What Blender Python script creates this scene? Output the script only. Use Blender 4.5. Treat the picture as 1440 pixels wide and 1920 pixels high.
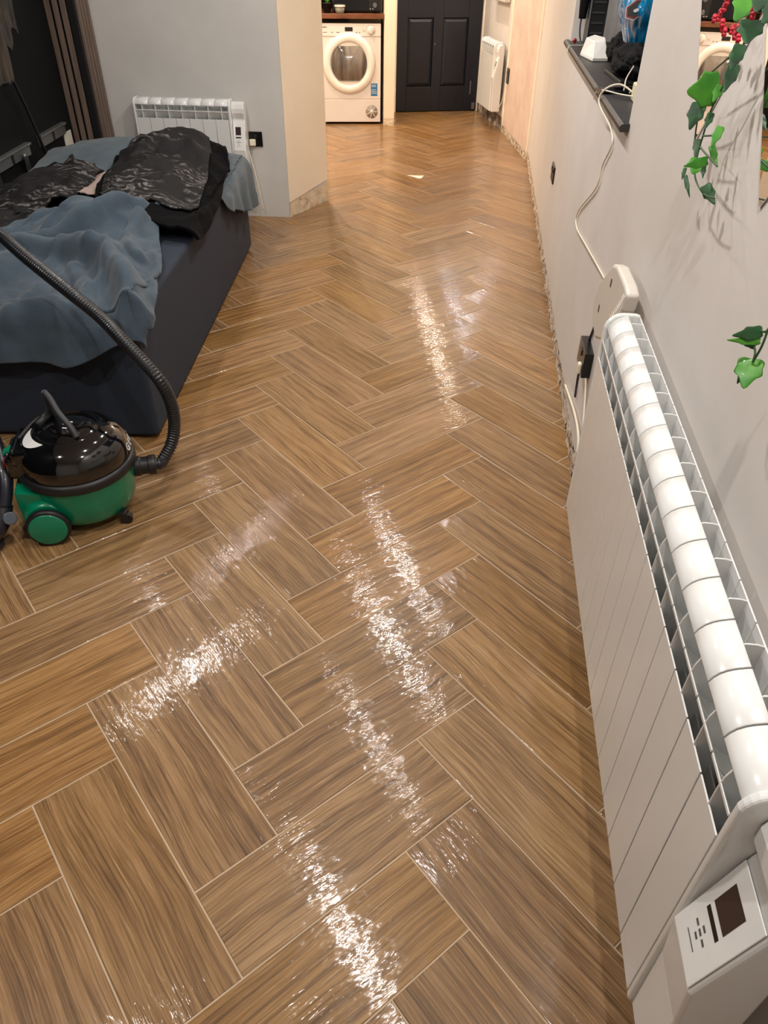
import bpy, bmesh, math, random
from mathutils import Vector as V, Matrix, noise
random.seed(7)
C = bpy.context.scene.collection
for o in list(bpy.data.objects): bpy.data.objects.remove(o)

# ---------------------------------------------------------------- camera
F_PX, PITCH, YAW, ROLL = 1368.64, 0.669932, -0.109894, 0.013876
CAM = V((0.0295, -1.36990, 1.57678))
_f = V((math.sin(YAW)*math.cos(PITCH), math.cos(YAW)*math.cos(PITCH), -math.sin(PITCH)))
_r = V((math.cos(YAW), -math.sin(YAW), 0)); _u = _r.cross(_f)
_r2 = math.cos(ROLL)*_r+math.sin(ROLL)*_u; _u2 = -math.sin(ROLL)*_r+math.cos(ROLL)*_u
cam_d = bpy.data.cameras.new('camera'); cam = bpy.data.objects.new('camera', cam_d); C.objects.link(cam)
M3 = Matrix((_r2, _u2, -_f)).transposed().to_4x4(); M3.translation = CAM
cam.matrix_world = M3
cam_d.sensor_fit = 'VERTICAL'; cam_d.sensor_height = 36; cam_d.sensor_width = 27; cam_d.lens = 36*F_PX/1920
cam_d.clip_start = 0.02
bpy.context.scene.camera = cam
sc = bpy.context.scene
sc.view_settings.view_transform = 'Standard'; sc.view_settings.look = 'None'
sc.view_settings.gamma = 1; sc.view_settings.use_curve_mapping = False
sc.view_settings.exposure = 0.12

# ---------------------------------------------------------------- world and room lights
w = bpy.data.worlds.new('world'); sc.world = w; w.use_nodes = True
w.node_tree.nodes['Background'].inputs[0].default_value = (0.03, 0.035, 0.05, 1)
w.node_tree.nodes['Background'].inputs[1].default_value = 1.0
CEIL = 2.42
NEUT, WARM, COOL = (1.0, 0.95, 0.89), (1.0, 0.84, 0.66), (0.80, 0.90, 1.0)
SPOTS = [  # x, y, watts, colour
    (-0.26, 0.16, 13, NEUT), (-0.26, 1.24, 6, NEUT), (-0.28, 2.15, 14, NEUT), (-0.28, 2.95, 14, NEUT),
    (-1.65, 1.69, 12, NEUT), (-1.65, 3.00, 5, NEUT), (0.14, -0.75, 13, NEUT), (-1.65, -0.8, 16, NEUT),  # second entry: added lamp over the bed, there to light the back wall
    (-1.50, 5.30, 46, WARM), (-1.70, 6.40, 28, WARM), (-0.28, 6.95, 20, WARM), (0.02, 7.55, 8, COOL)]
def point_area(name, loc, size, watts, col, rot=(0, 0, 0)):
    l = bpy.data.lights.new(name, 'AREA'); l.shape = 'DISK'; l.size = size; l.energy = watts; l.color = col
    o = bpy.data.objects.new(name, l); o.location = loc; o.rotation_euler = rot; C.objects.link(o); return o

# ---------------------------------------------------------------- helpers
def at(px, py, P, n):
    d = _f+(px-720)/F_PX*_r2-(py-960)/F_PX*_u2; P = V(P); n = V(n)
    return CAM+d*((P-CAM).dot(n)/d.dot(n))
def atz(px, py, z): return at(px, py, (0, 0, z), (0, 0, 1))
def atx(px, py, x): return at(px, py, (x, 0, 0), (1, 0, 0))

class MB:
    def __init__(s): s.v = []; s.f = []; s.sm = []
    def add(s, vs, fs, smooth=False):
        n = len(s.v); s.v += [V(p) for p in vs]; s.f += [tuple(n+i for i in f) for f in fs]; s.sm += [smooth]*len(fs); return s
    def box(s, a, b, M=None):
        x0, y0, z0 = a; x1, y1, z1 = b
        vs = [V(p) for p in ((x0,y0,z0),(x1,y0,z0),(x1,y1,z0),(x0,y1,z0),(x0,y0,z1),(x1,y0,z1),(x1,y1,z1),(x0,y1,z1))]
        if M is not None: vs = [M @ p for p in vs]
        return s.add(vs, [(0,3,2,1),(4,5,6,7),(0,1,5,4),(1,2,6,5),(2,3,7,6),(3,0,4,7)])
    def prism(s, poly, h, smooth=False):   # poly: 3D points, extruded by vector h
        n = len(poly); h = V(h); vs = [V(p) for p in poly]+[V(p)+h for p in poly]
        s.add(vs, [tuple(range(n))[::-1], tuple(range(n, 2*n))])
        m = len(s.v)-2*n; s.f += [(m+i, m+(i+1) % n, m+n+(i+1) % n, m+n+i) for i in range(n)]; s.sm += [smooth]*n; return s
    def lathe(s, prof, base=(0,0,0), axis=(0,0,1), seg=40, cap=True, smooth=True):
        ax = V(axis).normalized(); t = ax.orthogonal().normalized(); b = ax.cross(t); base = V(base); vs = []; fs = []
        for r, h in prof:
            for k in range(seg):
                a = 2*math.pi*k/seg; vs.append(base+ax*h+(t*math.cos(a)+b*math.sin(a))*max(r, 1e-5))
        for i in range(len(prof)-1):
            for k in range(seg):
                k2 = (k+1) % seg; fs.append((i*seg+k, i*seg+k2, (i+1)*seg+k2, (i+1)*seg+k))
        s.add(vs, fs, smooth)
        if cap:
            n = len(s.v)-len(vs); s.f += [tuple(n+k for k in range(seg))[::-1], tuple(n+(len(prof)-1)*seg+k for k in range(seg))]; s.sm += [False]*2
        return s
    def cyl(s, p0, p1, r, seg=24, r2=None):
        p0 = V(p0); p1 = V(p1); d = p1-p0; return s.lathe([(r, 0), (r if r2 is None else r2, d.length)], p0, d, seg)
    def tube(s, pts, r, seg=10, cap=True):
        pts = [V(p) for p in pts]; n = len(pts); rs = r if isinstance(r, list) else [r]*n; vs = []; fs = []
        t0 = (pts[1]-pts[0]).normalized(); nrm = t0.orthogonal().normalized()
        for i, p in enumerate(pts):
            t = (pts[min(i+1, n-1)]-pts[max(i-1, 0)]).normalized(); nrm = (nrm-t*nrm.dot(t)).normalized(); b = t.cross(nrm)
            for k in range(seg):
                a = 2*math.pi*k/seg; vs.append(p+(nrm*math.cos(a)+b*math.sin(a))*rs[i])
        for i in range(n-1):
            for k in range(seg):
                k2 = (k+1) % seg; fs.append((i*seg+k, i*seg+k2, (i+1)*seg+k2, (i+1)*seg+k))
        s.add(vs, fs, True)
        if cap:
            m = len(s.v)-len(vs); s.f += [tuple(m+k for k in range(seg))[::-1], tuple(m+(n-1)*seg+k for k in range(seg))]; s.sm += [False]*2
        return s
    def grid(s, fn, nu, nv, smooth=True):
        vs = [fn(i/(nu-1), j/(nv-1)) for i in range(nu) for j in range(nv)]
        return s.add(vs, [(i*nv+j, (i+1)*nv+j, (i+1)*nv+j+1, i*nv+j+1) for i in range(nu-1) for j in range(nv-1)], smooth)
    def build(s, name, mat, parent=None, bevel=0, world=True, solid=0, subsurf=0, seg=2, recalc=True, merge=False):
        off = V((0,0,0))
        p = parent
        if world:
            while p is not None: off += p.location; p = p.parent
        me = bpy.data.meshes.new(name); me.from_pydata([v-off for v in s.v], [], s.f)
        me.polygons.foreach_set('use_smooth', s.sm)
        if recalc:
            bm = bmesh.new(); bm.from_mesh(me)
            if merge: bmesh.ops.remove_doubles(bm, verts=bm.verts, dist=1e-5)
            bmesh.ops.recalc_face_normals(bm, faces=bm.faces); bm.to_mesh(me); bm.free()
        if mat: me.materials.append(mat)
        o = bpy.data.objects.new(name, me); C.objects.link(o)
        if parent is not None: o.parent = parent
        if solid: m = o.modifiers.new('solid', 'SOLIDIFY'); m.thickness = solid; m.offset = 0
        if bevel:
            m = o.modifiers.new('bevel', 'BEVEL'); m.width = bevel; m.segments = seg; m.limit_method = 'ANGLE'; m.angle_limit = math.radians(35)
        if subsurf: m = o.modifiers.new('sub', 'SUBSURF'); m.levels = subsurf; m.render_levels = subsurf
        return o
def tag(o, label, cat, group=None):
    o['label'] = label; o['category'] = cat
    if group: o['group'] = group
    return o
def struct(o, label=None): 
    o['kind'] = 'structure'
    if label: o['label'] = label; 
    return o
def empty(name, loc, rz=0):
    o = bpy.data.objects.new(name, None); o.location = loc; o.rotation_euler = (0, 0, rz); o.empty_display_size = .05; C.objects.link(o); return o
def smooth_path(pts, n=8):
    pts = [V(p) for p in pts]; out = []
    for i in range(len(pts)-1):
        p0 = pts[max(i-1, 0)]; p1 = pts[i]; p2 = pts[i+1]; p3 = pts[min(i+2, len(pts)-1)]
        for k in range(n):
            t = k/n; out.append(.5*((2*p1)+(p2-p0)*t+(2*p0-5*p1+4*p2-p3)*t*t+(3*p1-p0-3*p2+p3)*t**3))
    out.append(pts[-1]); return out
def sst(a, b, x):
    t = min(1, max(0, (x-a)/(b-a))); return t*t*(3-2*t)

# ---------------------------------------------------------------- materials
def lin(r, g, b): return tuple(((c/255)/12.92 if c/255 <= .04045 else ((c/255+.055)/1.055)**2.4) for c in (r, g, b))+(1,)
class NT:
    def __init__(s, name):
        s.m = bpy.data.materials.new(name); s.m.use_nodes = True; s.t = s.m.node_tree; s.b = s.t.nodes['Principled BSDF']
    def n(s, typ, **kw):
        nd = s.t.nodes.new(typ)
        for k, v in kw.items():
            if k.startswith('_'): setattr(nd, k[1:], v)
            else:
                key = int(k[1:]) if k[0] == 'i' and k[1:].isdigit() else k.replace('__', ' ')
                if isinstance(v, bpy.types.NodeSocket): s.t.links.new(v, nd.inputs[key])
                else: nd.inputs[key].default_value = v
        return nd
    def link(s, a, b): s.t.links.new(a, b)
    def ramp(s, fac, stops):
        r = s.t.nodes.new('ShaderNodeValToRGB'); s.link(fac, r.inputs[0]); e = r.color_ramp.elements
        while len(e) < len(stops): e.new(.5)
        for k, (p, c) in enumerate(stops): e[k].position = p; e[k].color = c if len(c) == 4 else tuple(c)+(1,)
        return r.outputs[0]
    def bump(s, h, strength, dist, normal=None):
        b = s.n('ShaderNodeBump', Height=h, Strength=strength, Distance=dist)
        if normal: s.link(normal, b.inputs['Normal'])
        return b.outputs[0]
    def coord(s, scale=(1,1,1), kind='Object'):
        return s.n('ShaderNodeMapping', Vector=s.n('ShaderNodeTexCoord').outputs[kind], Scale=scale).outputs[0]
def pm(name, col, rough=.5, metal=0, coat=0, var=.06, vs=8, bump=0, bs=60, **kw):
    t = NT(name); b = t.b; co = t.coord()
    nz = t.n('ShaderNodeTexNoise', Vector=co, Scale=vs, Detail=5).outputs[0]
    c = t.ramp(nz, [(.3, tuple(x*(1-var) for x in col[:3])), (.7, tuple(min(1, x*(1+var)) for x in col[:3]))])
    t.link(c, b.inputs['Base Color']); b.inputs['Roughness'].default_value = rough; b.inputs['Metallic'].default_value = metal
    b.inputs['Coat Weight'].default_value = coat; b.inputs['Coat Roughness'].default_value = .05
    if bump:
        h = t.n('ShaderNodeTexNoise', Vector=co, Scale=bs, Detail=4).outputs[0]; t.link(t.bump(h, bump, .005), b.inputs['Normal'])
    for k, v in kw.items(): b.inputs[k.replace('_', ' ')].default_value = v
    return t.m

def wall_mat(name, col, col2, sc_=3, rough=.6, streak=0):
    t = NT(name); co = t.coord()
    n1 = t.n('ShaderNodeTexNoise', Vector=co, Scale=sc_, Detail=6, Roughness=.6).outputs[0]
    c = t.ramp(n1, [(.35, col), (.68, col2)])
    t.link(c, t.b.inputs['Base Color']); t.b.inputs['Roughness'].default_value = rough
    h = t.n('ShaderNodeTexNoise', Vector=t.coord((1, 1, .35)), Scale=25, Detail=5).outputs[0]
    h2 = t.n('ShaderNodeTexNoise', Vector=co, Scale=3.0, Detail=2).outputs[0]
    nb = t.bump(h, .12, .004); nb = t.bump(h2, .25, .02, nb)
    t.link(nb, t.b.inputs['Normal']); return t.m
M_wall = wall_mat('wall_white', lin(214, 208, 203), lin(222, 216, 212))
M_wallg = wall_mat('wall_grey', lin(202, 200, 196), lin(210, 208, 204))
M_cream = wall_mat('wall_cream', lin(238, 224, 202), lin(244, 230, 208))
M_plaster = wall_mat('bare_plaster', lin(212, 188, 176), lin(228, 208, 194), 5)
M_bead = wall_mat('filler_bead', lin(236, 224, 204), lin(246, 236, 218), 9)
M_ceil = pm('ceiling_paint', lin(235, 232, 228), .8)
M_black = wall_mat('wall_black', lin(9, 10, 12), lin(14, 15, 17), 2, .8)
M_black.node_tree.nodes['Principled BSDF'].inputs['Specular IOR Level'].default_value = .2
def m_chipped():
    t = NT('chipped_plaster'); co = t.coord()
    n1 = t.n('ShaderNodeTexNoise', Vector=t.coord((1, 1, 2)), Scale=16, Detail=8, Roughness=.7).outputs[0]
    n2 = t.n('ShaderNodeTexNoise', Vector=t.coord((1, 1, .6)), Scale=26, Detail=3).outputs[0]
    c1 = t.ramp(n1, [(.36, lin(120, 92, 70)), (.46, lin(196, 176, 152)), (.62, lin(232, 220, 204))])
    c2 = t.ramp(n2, [(.36, (1, 1, 1)), (.40, (0, 0, 0))])
    mx = t.n('ShaderNodeMix', _data_type='RGBA', i0=c2, i6=c1, i7=lin(70, 52, 42))
    t.link(mx.outputs[2], t.b.inputs['Base Color']); t.b.inputs['Roughness'].default_value = .9
    t.link(t.bump(n1, .9, .02), t.b.inputs['Normal']); return t.m
M_chip = m_chipped()
def m_mould():
    t = NT('mouldy_plaster')
    n1 = t.n('ShaderNodeTexNoise', Vector=t.coord(), Scale=9, Detail=8, Roughness=.65).outputs[0]
    c1 = t.ramp(n1, [(.36, lin(52, 50, 50)), (.5, lin(120, 108, 100)), (.66, lin(205, 190, 176))])
    t.link(c1, t.b.inputs['Base Color']); t.b.inputs['Roughness'].default_value = .9; return t.m
M_mould = m_mould()

def m_floor():
    t = NT('oak_effect_tile'); uv = t.n('ShaderNodeUVMap').outputs[0]
    at_ = t.n('ShaderNodeAttribute', _attribute_name='tile_rand'); rnd = at_.outputs['Color']
    sep = t.n('ShaderNodeSeparateColor', Color=rnd)
    off = t.n('ShaderNodeVectorMath', _operation='MULTIPLY', i0=rnd, i1=(37.0, 19.0, 11.0)).outputs[0]
    p = t.n('ShaderNodeVectorMath', _operation='ADD', i0=uv, i1=off).outputs[0]
    # uv.x runs along the tile (metres), uv.y across
    warp = t.n('ShaderNodeTexNoise', Vector=t.n('ShaderNodeMapping', Vector=p, Scale=(2.2, 5, 1)).outputs[0], Scale=1, Detail=2).outputs[1]
    wv = t.n('ShaderNodeVectorMath', _operation='SUBTRACT', i0=warp, i1=(.5, .5, .5)).outputs[0]
    wv = t.n('ShaderNodeVectorMath', _operation='MULTIPLY', i0=wv, i1=(.0, .045, .0)).outputs[0]
    q = t.n('ShaderNodeVectorMath', _operation='ADD', i0=p, i1=wv).outputs[0]
    def nz(sx, sy, det, rough=.6, vec=q):
        return t.n('ShaderNodeTexNoise', Vector=t.n('ShaderNodeMapping', Vector=vec, Scale=(sx, sy, 1)).outputs[0], Scale=1, Detail=det, Roughness=rough).outputs[0]
    broad = nz(1.5, 13, 3)            # board-wide darker and lighter bands
    mid = nz(4.0, 120, 6, .72)
    fine = nz(9, 260, 3, .6)        # pores
    # cathedral rings
    rings = t.n('ShaderNodeTexWave', _wave_type='BANDS', _bands_direction='Y', Vector=t.n('ShaderNodeMapping', Vector=q, Scale=(.7, 5, 1)).outputs[0], Scale=1.6, Distortion=9, Detail=3, Detail__Scale=.7).outputs[1]
    f = t.n('ShaderNodeMath', _operation='MULTIPLY', i0=mid, i1=.40).outputs[0]
    f = t.n('ShaderNodeMath', _operation='MULTIPLY_ADD', i0=broad, i1=.36, i2=f).outputs[0]
    f = t.n('ShaderNodeMath', _operation='MULTIPLY_ADD', i0=rings, i1=.07, i2=f).outputs[0]
    f = t.n('ShaderNodeMath', _operation='MULTIPLY_ADD', i0=fine, i1=.38, i2=f).outputs[0]
    c = t.ramp(f, [(.42, lin(92, 66, 42)), (.53, lin(132, 98, 62)), (.64, lin(160, 123, 82)), (.80, lin(186, 149, 106))])
    # per tile: overall value and red/yellow drift
    hsv = t.n('ShaderNodeHueSaturation', Color=c)
    mr = lambda s_, a, b: t.n('ShaderNodeMapRange', Value=s_, i3=a, i4=b).outputs[0]
    t.link(mr(sep.outputs[0], .74, .98), hsv.inputs['Value'])
    t.link(mr(sep.outputs[1], .498, .502), hsv.inputs['Hue'])
    t.link(mr(sep.outputs[2], .96, 1.12), hsv.inputs['Saturation'])
    lines = nz(3.2, 210, 2, .5); lc = t.ramp(lines, [(.36, (.52, .50, .48)), (.47, (1, 1, 1))])
    dk = t.n('ShaderNodeMix', _data_type='RGBA', _blend_type='MULTIPLY', i0=.75, i6=hsv.outputs[0], i7=lc)
    # pale pores
    mp = t.ramp(fine, [(.60, (0, 0, 0)), (.78, (1, 1, 1))])
    mx = t.n('ShaderNodeMix', _data_type='RGBA', i6=dk.outputs[2], i7=lin(200, 166, 124)); 
    t.link(t.n('ShaderNodeMath', _operation='MULTIPLY', i0=mp, i1=.45).outputs[0], mx.inputs[0])
    t.link(mx.outputs[2], t.b.inputs['Base Color'])
    t.b.inputs['Roughness'].default_value = .42; t.b.inputs['Specular IOR Level'].default_value = .3
    t.b.inputs['Coat Weight'].default_value = .52; t.b.inputs['Coat Roughness'].default_value = .08; t.b.inputs['Coat IOR'].default_value = 1.5
    # surface relief: brushed grain and a slow undulation that breaks the lamp glare up
    rel = nz(7, 120, 4, .7); und = nz(16, 40, 2, .6)
    n1 = t.bump(rel, .55, .0013); n1 = t.bump(und, .46, .0030, n1); n1 = t.bump(fine, .25, .0008, n1)
    t.link(n1, t.b.inputs['Normal']); t.link(n1, t.b.inputs['Coat Normal'])
    return t.m
M_floor = m_floor()
M_grout = pm('grout', lin(190, 166, 140), .7, vs=20)

# ---------------------------------------------------------------- floor: herringbone tiles 3:1, column along +y
Wt, G = .203, .0038
def floor():
    g = MB(); g.box((-3.2, -3.2, -.06), (1.2, 9.2, -.0012)); base = struct(g.build('floor', M_grout))
    s2 = 2**.5; vs = []; fs = []; uvs = []; cols = []
    def P(a, b): return ((a+b)/s2*Wt, (a-b)/s2*Wt)
    rr = random.Random(3)
    for k in range(-48, 30):
        for j in range(-9, 6):
            for typ in (0, 1):
                a0, b0 = (-k-3, k) if typ == 0 else (-k, k); a0 += 3*j; b0 += 3*j
                da, db = (3, 1) if typ == 0 else (1, 3)
                cx, cy = P(a0+da/2, b0+db/2)
                if not (-3.1 < cx < 1.0 and -3.0 < cy < 9.0): continue
                g2 = G/2/Wt; col = (rr.random(), rr.random(), rr.random(), 1)
                tx, ty = rr.gauss(0, .0011), rr.gauss(0, .0011)   # laid by hand: each tile a hair out of level
                e = .0035/Wt
                for lvl, (ins, z) in enumerate(((g2, -.0008), (g2+e*.35, 0))):
                    for ca, cb in ((0, 0), (1, 0), (1, 1), (0, 1)):
                        a = a0+(ins if ca == 0 else da-ins); b = b0+(ins if cb == 0 else db-ins)
                        x, y = P(a, b); vs.append((x, y, z+(x-cx)*tx+(y-cy)*ty))
                        la, lb = (a-a0)*Wt, (b-b0)*Wt; uvs.append((la, lb) if typ == 0 else (lb, la)); cols.append(col)
                n = len(vs)-8; fs.append((n+4, n+5, n+6, n+7))
                for i in range(4): i2 = (i+1) % 4; fs.append((n+i, n+i2, n+4+i2, n+4+i))
    me = bpy.data.meshes.new('floor_tiles'); me.from_pydata(vs, [], fs)
    uvl = me.uv_layers.new(name='UVMap'); ca = me.color_attributes.new('tile_rand', 'FLOAT_COLOR', 'POINT')
    for i, c in enumerate(cols): ca.data[i].color = c
    for l in me.loops: uvl.data[l.index].uv = uvs[l.vertex_index]
    me.materials.append(M_floor)
    bm = bmesh.new(); bm.from_mesh(me); bmesh.ops.recalc_face_normals(bm, faces=bm.faces)
    for fc in bm.faces:
        if fc.normal.z < 0: fc.normal_flip()
    bm.to_mesh(me); bm.free()
    o = bpy.data.objects.new('floor_tiles', me); C.objects.link(o); o.parent = base
floor()

# ---------------------------------------------------------------- walls
def wallseg(name, p, q, z0, z1, th, mat, side, label=None):
    """vertical slab from p to q (xy); thickness th to the side given (+1 = left of p->q)"""
    p = V((p[0], p[1], 0)); q = V((q[0], q[1], 0)); d = (q-p).normalized(); n = V((-d.y, d.x, 0))*side*th
    m = MB(); m.prism([p+V((0,0,z0)), q+V((0,0,z0)), q+n+V((0,0,z0)), p+n+V((0,0,z0))], (0, 0, z1-z0))
    return struct(m.build(name, mat), label)
WX = .478                                             # face of the near right wall
WY0, WY1, SZ, WZ = 1.155, 3.33, 1.14, 2.12            # window opening
m = MB()
m.box((WX, -2.6, .085), (WX+.32, WY0, CEIL)); m.box((WX, WY1, .085), (WX+.32, 5.82, CEIL))
m.box((WX, WY0, .085), (WX+.32, WY1, SZ-.028)); m.box((WX, WY0, WZ), (WX+.32, WY1, CEIL))
struct(m.build('wall_right', M_wall))
# rough unskirted strip at the wall foot
def rough_strip(name, p, q, h, depth, mat, seed, inward):
    p = V(p); q = V(q); d = (q-p); L = d.length; d.normalize(); n = V(inward); nu = max(8, int(L/.02)); m = MB()
    def fn(u, v):
        a = noise.noise(V((u*L*14, v*3, seed)))*.5+noise.noise(V((u*L*45, v*9, seed+5)))*.3
        e = .010*noise.noise(V((u*L*9, 0, seed+9)))*v
        return p+d*(u*L)+n*(depth*(a+.1))+V((0, 0, (h+e)*v))
    m.grid(fn, nu, 7); b = m.build(name, mat, recalc=False)
    # backing so the strip has body
    return struct(b)
rough_strip('baseboard_right', (WX+.004, -2.6, 0), (WX+.004, 5.82, 0), .09, .022, M_chip, 3, (-1, 0, 0))
m = MB(); m.box((WX+.012, -2.6, 0), (WX+.30, 5.82, .09)); struct(m.build('trim_1', M_chip))
B0, B1, B2 = (.467, 5.82), (.262, 7.05), (-.006, 8.06)
wallseg('wall_hall', B0, B1, 0, CEIL, .15, M_plaster, -1)
wallseg('wall_entry', B1, B2, 0, CEIL, .15, M_wall, -1)
# plaster beads running up the joints between the wall sections
m = MB(); m.tube([(B0[0]+.012, B0[1]-.02+.004*math.sin(k), k*.1) for k in range(25)], [.022+.006*noise.noise(V((0, 0, k*.7))) for k in range(25)], 8)
struct(m.build('trim_2', M_bead))
m = MB(); m.tube([(B1[0]+.010, B1[1]-.01, k*.1) for k in range(25)], [.020+.006*noise.noise(V((4, 0, k*.7))) for k in range(25)], 8)
struct(m.build('trim_3', M_bead))
rough_strip('baseboard_hall', (B0[0]-.004, B0[1], 0), (B1[0]-.004, B1[1], 0), .06, .010, M_chip, 8, (-1, -.1, 0))
dn = (V((B2[0]-B1[0], B2[1]-B1[1], 0))).normalized(); nin = V((-dn.y, dn.x, 0))
rough_strip('baseboard_entry', V((B1[0], B1[1], 0))+nin*.004, V((B2[0], B2[1], 0))+nin*.004, .12, .010, M_mould, 12, nin)

# bedside wall, pier and kitchen side
tb = math.radians(2); bx = V((math.cos(tb), math.sin(tb), 0)); bnv = V((math.sin(tb), -math.cos(tb), 0))
PC = V((-1.243, 3.850, 0)); PR = V((-1.056, 4.30, 0)); PL = PC-bx*1.75
m = MB(); m.prism([PL, PC, PR, PR+V((-.35, .12, 0)), PL+V((0, .62, 0))], (0, 0, CEIL)); o = struct(m.build('wall_back', M_wallg))
# the pier face is painted cream, with a bead of filler on both corners
dpr = (PR-PC).normalized(); npr = V((dpr.y, -dpr.x, 0))
m = MB(); m.prism([PC+V((0,0,.11))+npr*.001, PR+V((0,0,.15))+npr*.001, PR+V((0,0,.15))+npr*.006, PC+V((0,0,.11))+npr*.006], (0, 0, 0))
m = MB(); L = (PR-PC).length
m.add([PC+npr*.001+V((0,0,.10)), PR+npr*.001+V((0,0,.15)), PR+npr*.001+V((0,0,CEIL)), PC+npr*.001+V((0,0,CEIL)), PC+npr*.006+V((0,0,.10)), PR+npr*.006+V((0,0,.15)), PR+npr*.006+V((0,0,CEIL)), PC+npr*.006+V((0,0,CEIL))], [(0,1,2,3),(4,5,6,7),(0,1,5,4),(1,2,6,5),(2,3,7,6),(3,0,4,7)])
struct(m.build('wall_pier', M_cream))
def m_pierfoot():
    t = NT('broken_plaster_foot'); co = t.coord()
    n1 = t.n('ShaderNodeTexNoise', Vector=co, Scale=14, Detail=8, Roughness=.7).outputs[0]
    c1 = t.ramp(n1, [(.34, lin(88, 60, 44)), (.39, lin(206, 184, 154)), (.6, lin(232, 216, 190))])
    n2 = t.n('ShaderNodeTexNoise', Vector=co, Scale=5, Detail=2).outputs[0]
    mx = t.n('ShaderNodeMix', _data_type='RGBA', i0=t.ramp(n2, [(.60, (0, 0, 0)), (.70, (1, 1, 1))]), i6=c1, i7=lin(150, 190, 178))
    t.link(mx.outputs[2], t.b.inputs['Base Color']); t.b.inputs['Roughness'].default_value = .9
    t.link(t.bump(n1, .8, .02), t.b.inputs['Normal']); return t.m
M_foot = m_pierfoot()
rough_strip('baseboard_pier', PC+npr*.002, PR+npr*.002, .12, .012, M_foot, 21, npr)
wallseg('wall_kitchen', (-2.7, 4.4), (-2.4, 8.2), 0, CEIL, .12, M_cream, 1)
# left media wall (black) and room behind the camera
LW0 = V((-2.455, 2.52, 0)); LWd = V((-.11, .994, 0)).normalized(); LWn = V((LWd.y, -LWd.x, 0))
a = LW0-LWd*5.2; b = LW0+LWd*1.35
wallseg('wall_left', a, b, 0, CEIL, .15, M_black, 1)
wallseg('wall_front', (-2.6, -2.6), (1.0, -2.6), 0, CEIL, .12, M_wallg, -1)
m = MB(); m.box((-3.2, -3.2, CEIL), (1.2, 9.2, CEIL+.1)); struct(m.build('ceiling', M_ceil))

# nib wall between dryer and door, dryer alcove
NA, NB = V((-.962, 7.08, 0)), V((-.858, 7.098, 0)); nd = V((-.18, .98, 0)).normalized()
m = MB(); m.prism([NA, NB, NB+nd*.76, NA+nd*.76], (0, 0, CEIL)); struct(m.build('wall_nib', M_cream))
rough_strip('baseboard_nib', NA+V((0, -.004, 0)), NB+V((0, -.004, 0)), .07, .012, M_foot, 31, (0, -1, 0))
wallseg('wall_alcove_left', (-1.64, 7.02), (-1.76, 7.75), 0, CEIL, .08, M_cream, 1)
wallseg('wall_alcove_back', (-2.5, 7.66), (-1.02, 7.84), 0, CEIL, .08, M_black, 1)

# front door
D0, D1 = V((-.915, 7.82, 0)), V((-.030, 8.09, 0)); dd = (D1-D0).normalized(); dnrm = V((dd.y, -dd.x, 0))
M_door = pm('door_navy', lin(13, 18, 30), .45, coat=.05, bump=.08)
DW = (D1-D0).length
RotD = Matrix.Rotation(math.atan2(dd.y, dd.x), 4, 'Z'); TD = Matrix.Translation(D0) @ RotD
def door():
    m = MB()
    rows = [(.25, .885), (1.06, 1.62), (1.72, 1.92)]
    cols = [(.115, .395), (.50, .78)] if DW > .85 else [(.1, .38), (.48, .76)]
    m.box((0, .02, .01), (DW, .06, 2.0), TD)
    m.box((0, 0, .01), (cols[0][0], .02, 2.0), TD); m.box((cols[0][1], 0, .01), (cols[1][0], .02, 2.0), TD); m.box((cols[1][1], 0, .01), (DW, .02, 2.0), TD)
    zs = [.01]+[z for r in rows for z in r]+[2.0]
    for c0, c1 in cols:
        for i in range(0, len(zs), 2): m.box((c0, 0, zs[i]), (c1, .02, zs[i+1]), TD)
    o = struct(m.build('door_1', M_door, bevel=.003), 'dark navy panelled front door at the end of the hall'); 
    for c0, c1 in cols:
        for r0, r1 in rows:
            p = MB(); q = .035
            vs = [(c0, .018, r0), (c1, .018, r0), (c1, .018, r1), (c0, .018, r1), (c0+q, .002, r0+q), (c1-q, .002, r0+q), (c1-q, .002, r1-q), (c0+q, .002, r1-q)]
            p.add([TD @ V(v) for v in vs], [(4,5,6,7),(0,1,5,4),(1,2,6,5),(2,3,7,6),(3,0,4,7)]); p.build('door_panel', M_door, o)
    chrome = pm('dull_steel', lin(150, 150, 150), .35, .9)
    h = MB(); h.box((DW-.085, -.012, .17), (DW-.075, 0, .30), TD); h.build('door_seal_strip', chrome, o)
    h = MB(); h.cyl(TD @ V((.42, 0, .65)), TD @ V((.42, -.006, .65)), .006, 12); h.build('door_screw', chrome, o)
    h = MB(); h.box((DW-.055, -.025, .02), (DW-.02, 0, .085), TD); h.build('door_bracket', chrome, o, bevel=.003)
    fr = MB(); fr.box((-.055, -.01, 0), (-.004, .06, 2.06), TD); fr.box((DW+.004, -.03, 0), (DW+.04, .06, 2.06), TD); fr.box((-.055, -.01, 2.01), (DW+.04, .06, 2.06), TD)
    struct(fr.build('trim_4', M_bead, bevel=.004))
    fr = MB(); fr.box((-.5, .062, 0), (DW+.3, .12, CEIL), TD); fr.box((-.5, -.0, 2.06), (DW+.3, .06, CEIL), TD); struct(fr.build('wall_end', M_cream))
door()

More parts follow.
